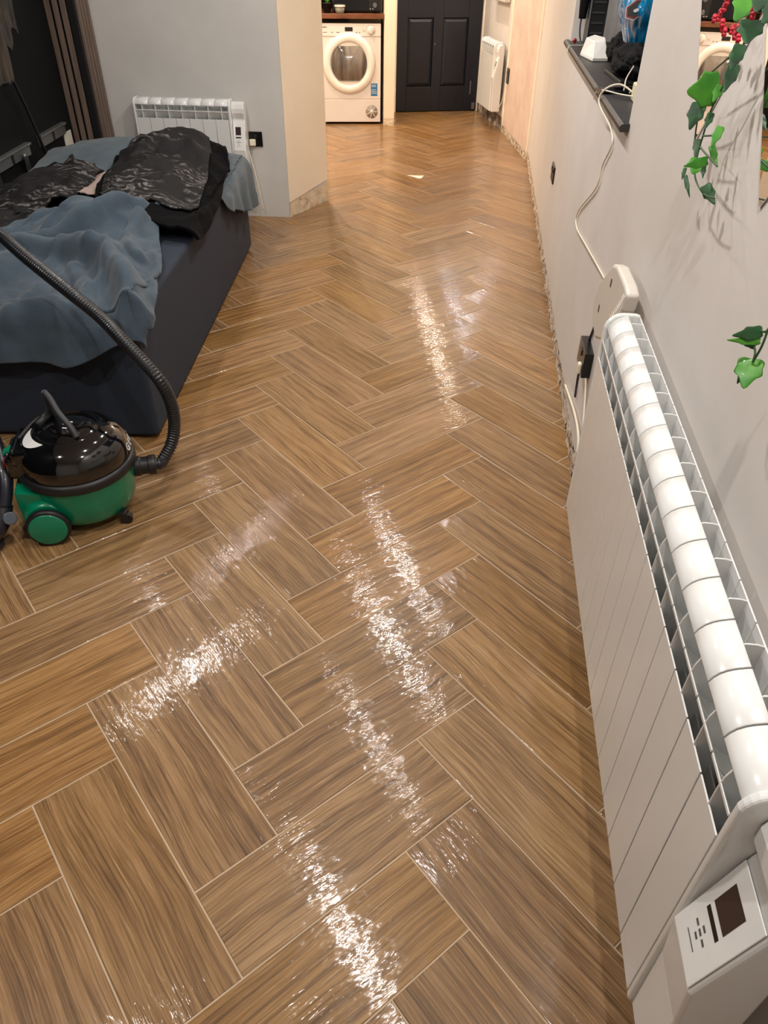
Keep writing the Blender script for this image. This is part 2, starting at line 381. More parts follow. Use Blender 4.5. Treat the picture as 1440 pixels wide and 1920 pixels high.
# ---------------------------------------------------------------- window in the right wall
M_upvc = pm('white_upvc', lin(226, 228, 230), .35)
M_glass = NT('dark_window_glass'); M_glass.b.inputs['Transmission Weight'].default_value = 1; M_glass.b.inputs['Roughness'].default_value = .02; M_glass.b.inputs['IOR'].default_value = 1.45
M_glass = M_glass.m
GX = WX+.285
def window():
    m = MB(); fw = .07
    ys = [WY0, (WY0+WY1)/2-.035, WY1]
    for y in (WY0, (WY0+WY1)/2-fw/2, WY1-fw): m.box((GX-.03, y, SZ), (GX+.04, y+fw, WZ))
    m.box((GX-.03, WY0, SZ), (GX+.04, WY1, SZ+fw)); m.box((GX-.03, WY0, WZ-fw), (GX+.04, WY1, WZ))
    o = struct(m.build('window_1', M_upvc, bevel=.004), 'white framed window above the black sill')
    for y0, y1 in ((WY0+fw, (WY0+WY1)/2-fw/2), ((WY0+WY1)/2+fw/2, WY1-fw)):
        s = MB(); s.box((GX-.012, y0, SZ+fw), (GX-.008+.012, y0+.035, WZ-fw)); s.box((GX-.012, y1-.035, SZ+fw), (GX+.004, y1, WZ-fw)); s.box((GX-.012, y0+.035, SZ+fw), (GX+.004, y1-.035, SZ+fw+.035)); s.box((GX-.012, y0+.035, WZ-fw-.035), (GX+.004, y1-.035, WZ-fw)); s.build('sash', M_upvc, o, bevel=.003)
        g = MB(); g.box((GX+.006, y0+.03, SZ+fw+.03), (GX+.014, y1-.03, WZ-fw-.03)); g.build('glass_pane', M_glass, o)
window()
M_sill = pm('sill_black_wood', lin(46, 42, 42), .5, var=.25, vs=14, bump=.1)
def sill():
    m = MB(); x0, x1 = WX-.030, GX-.032; z0, z1 = SZ-.024, SZ
    prof = [(x0+.004, z0), (x0, z0+.006), (x0, z1-.009), (x0+.004, z1-.003), (x0+.010, z1), (x1, z1), (x1, z0), (WX, z0)]
    m.prism([(x, WY0+.002, z) for x, z in prof], (0, WY1-WY0-.004, 0))
    o = m.build('window_sill', M_sill)
    # horns running past the opening in front of the wall
    for ya, yb in ((1.128, WY0+.002), (WY1-.002, 3.40)):
        h = MB(); h.prism([(x, ya, z) for x, z in [(x0+.004, z0), (x0, z0+.006), (x0, z1-.009), (x0+.004, z1-.003), (x0+.010, z1), (WX-.001, z1), (WX-.001, z0)]], (0, yb-ya, 0)); h.build('sill_horn', M_sill, o, bevel=.002)
    tag(o, 'long black wooden window sill with a rounded nose under the white window', 'window sill')
sill()

# ---------------------------------------------------------------- ceiling lamps
M_lampring = pm('lamp_ring_white', lin(235, 235, 235), .4)
def emit(name, col, st):
    t = NT(name); t.b.inputs['Emission Color'].default_value = (*col, 1); t.b.inputs['Emission Strength'].default_value = st; return t.m
for i, (x, y, wt, col) in enumerate(SPOTS):
    t = empty('ceiling_downlight', (x, y, CEIL))
    m = MB(); m.lathe([(.050, -.006), (.044, -.010), (.036, -.004), (.036, 0), (.050, 0)], (x, y, CEIL), seg=28, cap=False); m.build('trim_ring', M_lampring, t)
    m = MB(); m.lathe([(.0001, -.003), (.035, -.003)], (x, y, CEIL), seg=24, cap=False); m.build('lens', emit('lamp_lens_%d' % i, col, 12), t)
    l = point_area('downlight_beam', (0, 0, -.012), .06, wt, col); l.parent = t
    tag(t, 'round recessed ceiling downlight with a white ring', 'ceiling light', 'recessed downlights in the ceiling')

# ---------------------------------------------------------------- radiators
M_rad = pm('radiator_white', lin(232, 233, 232), .24, coat=.5, var=.01, Coat_Roughness=.14)
M_dark = pm('dark_display', lin(58, 46, 44), .25)
M_ink = pm('black_plastic', lin(20, 20, 22), .4)
M_blackgl = pm('black_gloss', lin(10, 10, 12), .12, coat=.5)
M_cable = pm('white_cable', lin(232, 224, 205), .45)
def radiator(loc, rz, n, p, D, H, label, mirror=1, box_w=.085):
    """local x along the length (control box at x<0), front at y=-D, z up"""
    root = empty('electric_radiator', loc, rz); S = mirror
    def sx(m):
        if S < 0: m.v = [V((-v.x, v.y, v.z)) for v in m.v]
        return m
    g = .0014
    prof = [(-D+.0015, 0), (-D+.0015, H-.112), (-D, H-.109), (-D+.001, H-.066), (-D+.003, H-.050), (-D+.009, H-.030), (-D+.016, H-.019), (-D+.024, H-.0125), (-D+.033, H-.008), (-D+.043, H-.0045), (-.030, H-.004), (-.026, H-.001), (-.012, H-.001), (0, H-.004), (0, 0)]
    master = None
    for i in range(n):
        if master is None:
            m = MB(); x0, x1 = g, p-g
            m.box((x0, -D, 0), (x1, -D+.0025, H-.11))                       # front plate
            m.box((x0, -D+.001, H-.069), (x1, -D+.0028, H-.063))            # rail across the upper grille
            m.box((x0, -.0025, 0), (x1, 0, H-.003))                          # back plate
            m.box((x0, -D+.030, .01), (x1, -D+.032, H-.15)); m.box((x0, -D+.052, .01), (x1, -D+.054, H-.15))   # inner fins
            arc = [(-D+.006, H-.034), (-D+.010, H-.024), (-D+.016, H-.0155), (-D+.024, H-.009), (-D+.033, H-.0045), (-D+.043, H-.0012)]
            low = [(y+.0018, z-.0022) for y, z in arc][::-1]
            cov = arc+[(-.030, H+.0005), (-.030, H-.002)]+low
            m.prism([(x0, y, z) for y, z in cov], (x1-x0, 0, 0), smooth=True)
            w0 = p/2-.0014; m.prism([(w0, y, z) for y, z in prof], (.0028, 0, 0))
            # curved air guides seen through the grille
            m.grid(lambda u, v: V((x0+(x1-x0)*u, -D+.003+.046*v, H-.068-.055*math.sin(v*math.pi/2))), 2, 10)
            master = sx(m).build('radiator_section', M_rad, root, bevel=.0007, world=False, seg=1)
        else:
            o = master.copy(); C.objects.link(o); o.parent = root; o.location = (S*p*i, 0, 0)
    # far end cap
    def cap(x0, x1, name, e=.004):
        q = [(-D-e*.3, -.002), (-D-e*.3, H-.075)]+[(-D-e*.3+.042*(1-math.cos(math.radians(k))), H-.042+(.042+e*.6)*math.sin(math.radians(k))) for k in range(12, 91, 13)]+[(-.010, H+e*.6), (.001, H-.001), (.001, -.002)]
        m = MB(); m.prism([(x0, y, z) for y, z in q], (x1-x0, 0, 0)); return sx(m).build(name, M_rad, root, bevel=.005, world=False, seg=3)
    cap(n*p, n*p+.014, 'end_cap')
    cap(-.014, 0, 'end_cap')
    # control housing
    q = [(-D+.004, 0), (-D+.002, .20), (-D-.005, .285), (-D-.006, .297), (-D+.036, .468), (-D+.040, .480), (-D+.026, H-.075), (-D+.026, H-.05), (-D+.036, H-.022), (-.02, H-.012), (0, H-.03), (0, 0)]
    m = MB(); m.prism([(-box_w, y, z) for y, z in q], (box_w-.014, 0, 0)); hs = sx(m).build('control_housing', M_rad, root, bevel=.006, world=False, seg=3)
    # slanted control face: y from -D-.002 to -D+.018 between z=.275 and .43
    def face(u, v, off=.0015):   # u 0..1 across (towards section), v 0..1 up
        y = -D-.006+.042*v; z = .297+.171*v; nrm = V((0, -.171, .042)).normalized()
        return V((-box_w+.006+(box_w-.024)*u, y, z))+nrm*off
    m = MB(); m.add([face(0, .03, .001), face(1, .03, .001), face(1, .97, .001), face(0, .97, .001), face(0, .03, .003), face(1, .03, .003), face(1, .97, .003), face(0, .97, .003)], [(0,1,2,3),(4,5,6,7),(0,1,5,4),(1,2,6,5),(2,3,7,6),(3,0,4,7)])
    fp = sx(m).build('control_panel', pm('panel_white', lin(238, 238, 236), .35), root, bevel=.001, world=False)
    def quad(u0, u1, v0, v1, name, mat, off=.0035):
        m = MB(); a = [face(u0, v0, off-.001), face(u1, v0, off-.001), face(u1, v1, off-.001), face(u0, v1, off-.001), face(u0, v0, off), face(u1, v0, off), face(u1, v1, off), face(u0, v1, off)]
        m.add(a, [(0,1,2,3),(4,5,6,7),(0,1,5,4),(1,2,6,5),(2,3,7,6),(3,0,4,7)]); return sx(m).build(name, mat, fp, world=False)
    quad(.30, .80, .55, .82, 'display_screen', M_dark)
    quad(.30, .80, .45, .495, 'sensor_slot', M_ink)
    grey = pm('print_grey', lin(90, 90, 92), .5)
    for (u, v) in ((.40, .31), (.55, .365), (.70, .31), (.55, .255), (.55, .31)):
        quad(u-.05, u+.05, v-.011, v+.011, 'button', grey)
    quad(.38, .72, .175, .185, 'button_mark', grey)
    # brackets behind
    for xb in (p*1.5, p*(n-1.5)):
        for zb in (H-.16, .08): m = MB(); m.box((xb-.015, 0, zb), (xb+.015, .027 if rz < -1 and n > 9 else .033, zb+.04)); sx(m).build('wall_bracket', M_rad, root, world=False)
    tag(root, label, 'radiator'); return root
# near radiator: axis along the right wall (towards +y), front facing -x
R1 = radiator((.450, -.896, .286), math.radians(-90), 15, .0825, .080, .584, 'long white ribbed electric radiator along the right wall in the foreground', mirror=-1, box_w=.106)
R2 = radiator((-1.575, 3.808, .145), tb, 7, .0865, .088, .592, 'white electric radiator on the grey wall behind the bed', mirror=-1, box_w=.095)
hs_ = V((B1[0], B1[1], 0))+dn*.125+nin*.034
R3 = radiator((hs_.x, hs_.y, .165), math.atan2(-dn.y, -dn.x), 6, .082, .088, .592, 'white electric radiator beside the navy front door', mirror=-1)
# a power cord for each radiator, part of it
def cord(root, pts, r=.0035):
    m = MB(); m.tube(smooth_path(pts, 8), r, 8)
    inv = (Matrix.Translation(root.location) @ Matrix.Rotation(root.rotation_euler.z, 4, 'Z')).inverted()
    m.v = [inv @ v for v in m.v]; return m.build('power_cord', M_cable, root, world=False)
cord(R1, [(.44, .40, .36), (.462, .55, .25), (.468, .68, .20), (.466, .80, .24), (.467, .93, .36), (.462, .985, .405)])
cord(R2, [(-1.50, 3.80, .50), (-1.46, 3.79, .35), (-1.43, 3.79, .18), (-1.42, 3.80, .06)], .0035)
cord(R3, [hs_-dn*.07+V((0,0,.2)), V((B1[0], B1[1], 0))+nin*.03+V((.01,-.06,.30)), V((.272, 6.97, .44))-V((.02,0,0))], .005)

# ---------------------------------------------------------------- sockets and switches
M_sock = pm('black_nickel_plate', lin(16, 15, 15), .3)
M_switchgrey = pm('graphite_rocker', lin(44, 42, 42), .35)
M_wplate = pm('cream_plate', lin(216, 212, 200), .4)
def plate(name, P, u, n, wd, ht, label, cat, mat=M_sock, plug=None, rock=1, rmat=None, depth=.009):
    """P centre on the wall, u horizontal direction along the wall, n outward"""
    P = V(P); u = V(u).normalized(); n = V(n).normalized(); up = V((0, 0, 1))
    Mx = Matrix((u, n, up)).transposed().to_4x4(); Mx.translation = P
    r = empty(name, P)
    m = MB(); m.box((-wd/2, 0, -ht/2), (wd/2, depth, ht/2), Mx); m.build('face_plate', mat, r, bevel=.002)
    for k in range(rock):
        xo = (k-(rock-1)/2)*wd*.45
        m = MB(); m.box((xo-wd*.09, depth, ht*.10), (xo+wd*.09, depth+.004, ht*.32), Mx); m.build('rocker', rmat or M_switchgrey, r, bevel=.001)
    if plug:
        m = MB(); pw_ = .013 if depth > .02 else .020; m.box((plug-pw_, depth, -ht*.42), (plug+pw_, depth+(.014 if depth > .02 else .024), ht*.02), Mx); m.build('plug', M_cable, r, bevel=.006)
    tag(r, label, cat); return r
plate('wall_socket', (-1.437, 3.843, .497), bx, bnv, .088, .090, 'black single wall socket to the right of the bedside radiator', 'socket', plug=-.02)
plate('light_switch', (WX, 3.215, .51), (0, -1, 0), (-1, 0, 0), .15, .088, 'black switch plate low on the right wall beyond the sill', 'switch', rock=2)
plate('wall_socket', (WX, 1.03, .428), (0, -1, 0), (-1, 0, 0), .15, .09, 'black double socket below the white router', 'socket', plug=.05, depth=.030)
hb = V((B1[0], B1[1], 0)); plate('wall_socket', V((.275, 6.965, .50))-V((.003, 0, 0)), (-.165, .986, 0), (-.986, -.165, 0), .09, .13, 'dark narrow socket just past the hall radiator', 'socket', mat=M_switchgrey)
lw = lambda y, z, o=0: LW0+LWd*((y-LW0.y)/LWd.y)+LWn*o+V((0, 0, z))
c = (at(116, 247, LW0, LWn)+at(133, 246, LW0, LWn)+at(138, 272, LW0, LWn)+at(122, 284, LW0, LWn))/4
plate('blank_plate', (c.x, c.y, c.z), -LWd, LWn, .12, .095, 'cream blank socket plate on the black wall by the slats', 'wall plate', mat=M_wplate, rock=0)
# consumer box high on the entry wall
m = MB(); P = V((B1[0], B1[1], 0))
for a_, b_ in (((.16, 1.065), (.60, 1.45)),):
    q0 = P+dn*.10; q1 = P+dn*.55
    m.prism([q0+nin*.002+V((0,0,1.075)), q1+nin*.002+V((0,0,1.075)), q1+nin*.07+V((0,0,1.075)), q0+nin*.07+V((0,0,1.075))], (0, 0, .30))
o = m.build('consumer_unit', pm('box_pale_grey', lin(205, 203, 196), .4), bevel=.01, seg=3); tag(o, 'pale grey box on the wall above the hall radiator', 'fuse box')

# ---------------------------------------------------------------- slatted corner column and media wall fittings
def m_walnut():
    t = NT('walnut_slat'); co = t.coord((30, 30, 3))
    n1 = t.n('ShaderNodeTexNoise', Vector=co, Scale=1, Detail=6).outputs[0]
    t.link(t.ramp(n1, [(.3, lin(96, 80, 70)), (.7, lin(126, 108, 96))]), t.b.inputs['Base Color']); t.b.inputs['Roughness'].default_value = .55; return t.m
M_slat = m_walnut(); M_felt = pm('black_felt', lin(10, 10, 12), .95)
corner = V((-2.395, 3.585, 0)); fx = V((-1, -.02, 0)).normalized(); sy = V((-.06, .998, 0)).normalized()
def slat_panel(o0, du, n, pitch, wd, out, label, count_name):
    r = empty('slat_panel', o0); L_ = n*pitch
    m = MB(); du = V(du); out = V(out)
    m.prism([o0-out*.012, o0+du*L_-out*.012, o0+du*L_, o0], (0, 0, CEIL-.002)); m.build('felt_backing', M_felt, r)
    for i in range(n):
        a_ = o0+du*(i*pitch+(pitch-wd)/2); m = MB(); m.prism([a_, a_+du*wd, a_+du*wd+out*.012, a_+out*.012], (0, 0, CEIL-.002)); m.build('slat', M_slat, r)
    tag(r, label, 'slat panel')
fo = V((fx.y, -fx.x, 0)); fo = fo if fo.y < 0 else -fo
so = V((sy.y, -sy.x, 0)); so = so if so.x > 0 else -so
slat_panel(corner+fx*.038, fx, 4, .0475, .030, fo, 'walnut slats facing the room on the corner column beside the black wall', 'f')
slat_panel(corner+sy*.025, sy, 4, .047, .030, so, 'narrow walnut slats on the side of the corner column next to the grey wall', 's')
m = MB(); m.prism([corner, corner+fx*.23, corner+fx*.23+V((0, .24, 0)), corner+V((-.012, .235, 0))], (0, 0, CEIL)); struct(m.build('trim_5', M_felt))
# steel mounting rail on the black wall
M_alu = pm('grey_steel', lin(150, 152, 152), .38, .85)
def rail(y0, y1, notch, label):
    r = empty('mounting_rail', lw(y0, .62))
    def bar(a_, b_, z0, z1, o0, o1, name, mat=M_alu, par=None):
        m = MB(); p = [lw(a_, z0, o0), lw(b_, z0, o0), lw(b_, z0, o1), lw(a_, z0, o1)]; m.prism(p, (0, 0, z1-z0)); return m.build(name, mat, par or r, bevel=.002)
    bar(y0, y1, .575, .640, .0, .020, 'back_bar'); bar(y0, y1, .628, .640, .020, .034, 'top_flange')
    bar(notch-.012, notch+.012, .577, .627, .0201, .024, 'slot', M_ink)
    for yy in (y0+.05, y1-.05):
        m = MB(); m.cyl(lw(yy, .633, .034), lw(yy, .633, .040), .006, 10); m.build('bolt', M_alu, r)
    tag(r, label, 'mounting rail')
rail(2.00, 2.86, 2.62, 'nearer grey steel mounting rail on the black wall')
rail(3.02, 3.42, 3.22, 'further grey steel mounting rail on the black wall beside the cream plate')
m = MB(); m.tube(smooth_path([lw(2.62, 1.32, .06), lw(2.78, 1.0, .05), lw(2.90, .78, .045), lw(2.97, .58, .05), lw(3.04, .42, .04), lw(2.98, .22, .04)], 10), .008, 8)
tag(m.build('black_cable', M_ink), 'thick black cable hanging down the black wall between the two rails', 'cable')
# crumpled plastic sheeting
M_plastic = pm('black_polythene', lin(9, 9, 12), .2, coat=.3)
def sheet(name, y0, y1, z0, z1, seed, label, mat=M_plastic, amp=.07, off=.10):
    m = MB()
    def fn(u, v):
        y = y0+(y1-y0)*u; z = z0+(z1-z0)*v
        a = noise.noise(V((u*3.5, v*1.2, seed)))+.5*abs(noise.noise(V((u*9, v*2.2, seed+4))))+.18*noise.noise(V((u*24, v*9, seed+8)))
        z += (1-v)*.16*noise.noise(V((u*4, 0, seed+2)))
        return lw(y, z, off+amp*a)
    m.grid(fn, 70, 90); return tag(m.build(name, mat, solid=.002), label, 'plastic sheet')
sheet('plastic_sheet', 1.7, 2.66, .98, 2.3, 3, 'crumpled black plastic sheet hanging at the top of the black wall')
sheet('plastic_sheet', 2.62, 2.98, 1.14, 2.3, 17, 'narrow wrinkled dark plastic strip hanging nearer the slats', amp=.045, off=.06)
for i, (y, wdt, lab) in enumerate(((2.02, .05, 'thin clear plastic strip furthest left under the nearer rail'), (2.36, .06, 'dull plastic strip hanging under the middle of the nearer rail'), (2.72, .05, 'shiny plastic strip hanging beside the end of the nearer rail'))):
    m = MB(); m.grid(lambda u, v: lw(y+wdt*u+.05*v*0, .60-.55*v, .028+.012*math.sin(u*5+v*3+i)), 10, 30)
    tag(m.build('plastic_strip', pm('grey_film_%d' % i, lin(48, 49, 52), .18, coat=.5), solid=.0015), lab, 'plastic strip')

# ---------------------------------------------------------------- bed
BO = V((-1.12, .947, 0)); bX = V((.995, .098, 0)); bY = V((-.098, .995, 0)); BT = .50; BL = 2.25; BWd = 1.12
def bed(x, y, z): return BO+bX*x+bY*y+V((0, 0, z))
M_divan = pm('charcoal_divan', lin(33, 41, 55), .85, var=.10, vs=3, bump=.25, bs=400)
def divan():
    r = empty('divan_bed', bed(-.6, 1.1, 0))
    def bb(a_, b_):
        m = MB(); x0, y0, z0 = a_; x1, y1, z1 = b_; m.prism([bed(x0, y0, z0), bed(x1, y0, z0), bed(x1, y1, z0), bed(x0, y1, z0)], (0, 0, z1-z0)); return m
    bb((-BWd, 0, .012), (0, BL, BT)).build('base', M_divan, r, bevel=.022, seg=5)
    for x in (-.08, -BWd+.08):
        for y in (.08, BL-.08):
            m = MB(); p = bed(x, y, 0); m.cyl(p, p+V((0, 0, .014)), .03); m.build('foot', M_ink, r)
    tag(r, 'low charcoal divan bed against the black wall on the left', 'bed')
divan()

# cloth: a grid laid over the bed, falling over its edges, with folds
def drape(name, flat, hfn, mat, label, cat, nu=150, nv=150, lift=.008, thick=.006, fold=.02, seed=0, flare=.25, fdir=(1, .3), par=None):
    m = MB()
    def fn(u, v):
        x, y = flat(u, v); ex = max(0, x); ey = max(0, -y); ez = max(0, y-BL); ed = math.hypot(ex, max(ey, ez))
        cx, cy = min(x, 0), min(max(y, 0), BL)
        h = hfn(x, y, u, v)
        w_ = noise.noise(V((x*2.2, y*2.2, seed+1)))
        q = (x*fdir[0]+y*fdir[1])*9+w_*5
        f = (math.sin(q)*.5+.5)**2*fold*(.4+noise.noise(V((x*1.5, y*1.5, seed+3)))+.5)
        f += fold*.75*(1-min(1, 3.2*abs(noise.noise(V((x*4.5+w_*.6, y*3+w_, seed+6))))))**2*.8+fold*.5*abs(noise.noise(V((x*8, y*5, seed+16))))+fold*.22*noise.noise(V((x*21, y*15, seed+9)))
        top = BT+lift+h+f
        if ed <= 0: return bed(x, y, top)
        R_ = .045; nx = (ex/ed if ed else 0); ny = ((-ey+ez)/ed if ed else 0)
        if ed < R_*1.57: a_ = ed/R_; out = R_*math.sin(a_); dn_ = R_*(1-math.cos(a_))
        else: out = R_; dn_ = R_+ed-R_*1.57
        s_ = (x if ey or ez else y); wv = flare*ed*(.5+.5*math.sin(s_*26+seed+w_*4))*.35+f*.6
        k = max(0, 1-ed/.18)
        return bed(cx+nx*(out-.035+wv+.010)+0, cy+ny*(out-.035+wv+.010), BT+lift+(h+f)*k-dn_)
    m.grid(fn, nu, nv)
    o = m.build(name, mat, par, solid=thick, subsurf=0); 
    if par is None: tag(o, label, cat)
    return o
def poly4(c, edge=.04, seed=0, k=5, rnd=.13):
    """bilinear patch of flat (x,y) bed coordinates with wandering edges; c = p00,p10,p11,p01"""
    c = [V((*p, 0)) for p in c]
    def f(u, v):
        a_, b_ = 2*u-1, 2*v-1; k_ = 1-rnd*(abs(a_)*abs(b_))**2.2; u, v = (a_*k_+1)/2, (b_*k_+1)/2
        p = c[0]*(1-u)*(1-v)+c[1]*u*(1-v)+c[2]*u*v+c[3]*(1-u)*v
        return (p.x+edge*noise.noise(V((u*k, v*k, seed))), p.y+edge*noise.noise(V((u*k, v*k, seed+7))))
    return f
def m_fleece(name, c0, c1):
    t = NT(name); co = t.coord()
    n1 = t.n('ShaderNodeTexNoise', Vector=co, Scale=5, Detail=5, Roughness=.6).outputs[0]
    t.link(t.ramp(n1, [(.3, c0), (.7, c1)]), t.b.inputs['Base Color']); t.b.inputs['Roughness'].default_value = .95
    t.b.inputs['Sheen Weight'].default_value = .18; t.b.inputs['Sheen Roughness'].default_value = .5; t.b.inputs['Specular IOR Level'].default_value = .2
    h = t.n('ShaderNodeTexNoise', Vector=co, Scale=260, Detail=3).outputs[0]; t.link(t.bump(h, .3, .004), t.b.inputs['Normal']); return t.m
M_throw = m_fleece('blue_grey_fleece', lin(54, 67, 81), lin(76, 90, 101))
M_sheet = m_fleece('teal_grey_sheet', lin(74, 86, 94), lin(90, 102, 110))
def m_damask():
    t = NT('black_patterned_plush'); co = t.coord()
    n0 = t.n('ShaderNodeTexNoise', Vector=co, Scale=5.5, Detail=3).outputs[1]
    wv = t.n('ShaderNodeVectorMath', _operation='SCALE', i0=n0, Scale=.28).outputs[0]
    p = t.n('ShaderNodeVectorMath', _operation='ADD', i0=co, i1=wv).outputs[0]
    v1 = t.n('ShaderNodeTexVoronoi', _feature='DISTANCE_TO_EDGE', Vector=p, Scale=9).outputs[0]
    v2 = t.n('ShaderNodeTexWave', _wave_type='RINGS', Vector=p, Scale=7, Distortion=6, Detail=3, Detail__Scale=2).outputs[1]
    n2 = t.n('ShaderNodeTexNoise', Vector=co, Scale=4.2, Detail=2).outputs[0]
    a_ = t.ramp(v2, [(.60, (0, 0, 0)), (.72, (1, 1, 1))]); b_ = t.ramp(n2, [(.43, (0, 0, 0)), (.54, (1, 1, 1))])
    n3 = t.n('ShaderNodeTexNoise', Vector=co, Scale=48, Detail=4).outputs[0]; c_ = t.ramp(n3, [(.42, (.15, .15, .15)), (.62, (1, 1, 1))])
    f = t.n('ShaderNodeMath', _operation='MULTIPLY', i0=a_, i1=b_).outputs[0]; f = t.n('ShaderNodeMath', _operation='MULTIPLY', i0=f, i1=c_).outputs[0]
    mx = t.n('ShaderNodeMix', _data_type='RGBA', i0=f, i6=lin(20, 19, 21), i7=lin(112, 108, 107))
    t.link(mx.outputs[2], t.b.inputs['Base Color']); t.b.inputs['Roughness'].default_value = .75; t.b.inputs['Specular IOR Level'].default_value = .3
    t.link(t.bump(n3, .2, .003), t.b.inputs['Normal']); return t.m
M_damask = m_damask(); M_plush = pm('black_plush', lin(7, 7, 9), 1.0, Specular_IOR_Level=.15); M_pink = m_fleece('dusty_pink_cloth', lin(150, 130, 124), lin(172, 150, 142))
def bump2(x, y, cx, cy, rx, ry, h, rot=0):
    dx, dy = x-cx, y-cy; c_, s_ = math.cos(rot), math.sin(rot); a_, b_ = (dx*c_+dy*s_)/rx, (-dx*s_+dy*c_)/ry
    return h*math.exp(-(a_*a_+b_*b_)**1.3)
# teal sheet over the far half of the mattress
drape('bed_sheet', poly4([(-1.10, 1.45), (.12, 1.46), (.33, 2.46), (-1.10, 2.30)], .03, 2), lambda x, y, u, v: bump2(x, y, -.6, 2.15, .55, .38, .13), M_sheet,
      'teal grey sheet hanging over the far corner of the bed', 'bed sheet', fold=.012, seed=5, flare=.5, lift=.004)
def hump(x, y): return bump2(x, y, -.34, 1.72, .28, .62, .10, .05)+bump2(x, y, -.34, 2.12, .34, .34, .07)
o = drape('plush_blanket', poly4([(-.56, 1.10), (.12, .70), (-.04, 2.24), (-.62, 2.22)], .020, 11), lambda x, y, u, v: .015+hump(x, y), M_plush,
      'black plush blanket heaped on the far half of the bed, hanging over its side', 'blanket', fold=.030, seed=11, fdir=(.25, 1), thick=.016, lift=.014)
drape('patterned_panel', poly4([(-.53, 1.17), (.02, .94), (-.14, 2.20), (-.58, 2.20)], .020, 11, 5, .10), lambda x, y, u, v: .030+hump(x, y), M_damask,
      '', '', fold=.030, seed=11, fdir=(.25, 1), thick=.008, lift=.020, par=o)
drape('folded_lining', poly4([(-.70, 1.35), (-.55, 1.30), (-.60, 2.06), (-.66, 2.08)], .012, 4), lambda x, y, u, v: .045, M_pink,
      'dusty pink cloth strip showing between the two black blankets', 'cloth', nu=50, nv=80, fold=.012, seed=4)
drape('bundled_blanket', poly4([(-1.09, .85), (-.64, 1.18), (-.66, 1.95), (-1.06, 2.02)], .015, 31), lambda x, y, u, v: .01+bump2(x, y, -.84, 1.55, .20, .40, .07), M_damask,
      'black and grey scroll patterned blanket bundled against the black wall', 'blanket', fold=.036, seed=31, fdir=(.5, 1), thick=.012)
drape('black_bedding', poly4([(-1.09, .50), (-.60, .52), (-.62, 1.10), (-1.08, 1.10)], .03, 41), lambda x, y, u, v: .0+bump2(x, y, -.85, .8, .25, .25, .03), M_damask,
      'crumpled black bedding on the near left corner of the bed behind the hose', 'bedding', fold=.05, seed=41, fdir=(.7, 1), thick=.010)
# blue grey throw over the near end: flat part, rolled hump and the fold hanging off the corner
def ridge(x, y, pl, w_, h_):
    best = 9
    for (ax, ay), (bx_, by_) in zip(pl, pl[1:]):
        dx, dy = bx_-ax, by_-ay; t = max(0, min(1, ((x-ax)*dx+(y-ay)*dy)/(dx*dx+dy*dy))); best = min(best, math.hypot(x-ax-dx*t, y-ay-dy*t))
    n_ = noise.noise(V((x*7, y*7, 2.2)))
    return h_*(1+.4*n_)*math.exp(-(best/(w_*(1+.35*n_)))**3)
RG = [([(-.08, 1.02), (-.20, 1.04), (-.30, .95), (-.36, .80), (-.52, .66), (-.70, .60)], .034, .050), ([(-.80, .44), (-.55, .47), (-.36, .45), (-.19, .36), (-.08, .20), (.0, .02)], .040, .062),
      ([(-.20, .86), (-.22, .70), (-.17, .56), (-.10, .44)], .026, .036), ([(-.62, .96), (-.74, .84), (-.78, .68)], .028, .030), ([(-.30, .30), (-.20, .12), (-.16, -.02)], .030, .026)]
def throwh(x, y, u, v):
    return sum(ridge(x, y, *r_) for r_ in RG)+bump2(x, y, -.42, .88, .24, .20, .13, .25)+bump2(x, y, -.24, .50, .16, .12, .06, -.6)+bump2(x, y, -.14, .22, .13, .22, .05, .5)+bump2(x, y, -.62, .35, .42, .18, .03, .2)
o = drape('throw_blanket', poly4([(-1.10, -.25), (.13, -.13), (-.19, 1.12), (-.80, .94)], .035, 52, 5, .05), throwh, M_throw,
      'blue grey fleece throw spread over the near end of the bed', 'throw', nu=300, nv=300, fold=.036, seed=52, fdir=(.8, 1), thick=.012, flare=.6)

# ---------------------------------------------------------------- vacuum cleaner
M_vgreen = pm('green_plastic', lin(0, 128, 92), .3, coat=.3, var=.02)
M_vrim = pm('charcoal_plastic', lin(26, 25, 28), .45)
M_dome = pm('black_gloss_dome', lin(9, 9, 11), .08, coat=1, var=.0)
M_white = pm('white_print', lin(225, 225, 225), .5)
VC = V((-1.198, .497, 0)); va = math.radians(20); vF = V((math.cos(va), math.sin(va), 0)); vS = V((-vF.y, vF.x, 0))   # forward, left side (+y)
def vp(f, s, z): return VC+vF*f+vS*s+V((0, 0, z))
vac = empty('vacuum_cleaner', VC); vac.rotation_euler = (0, 0, 0)
m = MB(); m.lathe([(.0, .030), (.115, .030), (.145, .040), (.160, .070), (.170, .12), (.176, .190)], VC, seg=64, cap=False)
# tail block that carries the rear wheels
m.prism([vp(-.06, -.15, .05), vp(-.190, -.11, .05), vp(-.195, .11, .05), vp(-.06, .15, .05)], (0, 0, .125))
body = m.build('body', M_vgreen, vac, bevel=.004)
m = MB(); m.lathe([(.160, .184), (.179, .184), (.184, .190), (.184, .208), (.179, .217), (.166, .219)], VC, seg=64); m.build('rim', M_vrim, vac)
m = MB(); m.lathe([(.172, .214), (.174, .230), (.171, .256), (.163, .280), (.148, .302), (.126, .319), (.104, .329), (.100, .330), (.096, .325), (.092, .325), (.088, .331), (.05, .335), (.0, .336)], VC, seg=72, cap=False)
dome = m.build('lid', M_dome, vac)
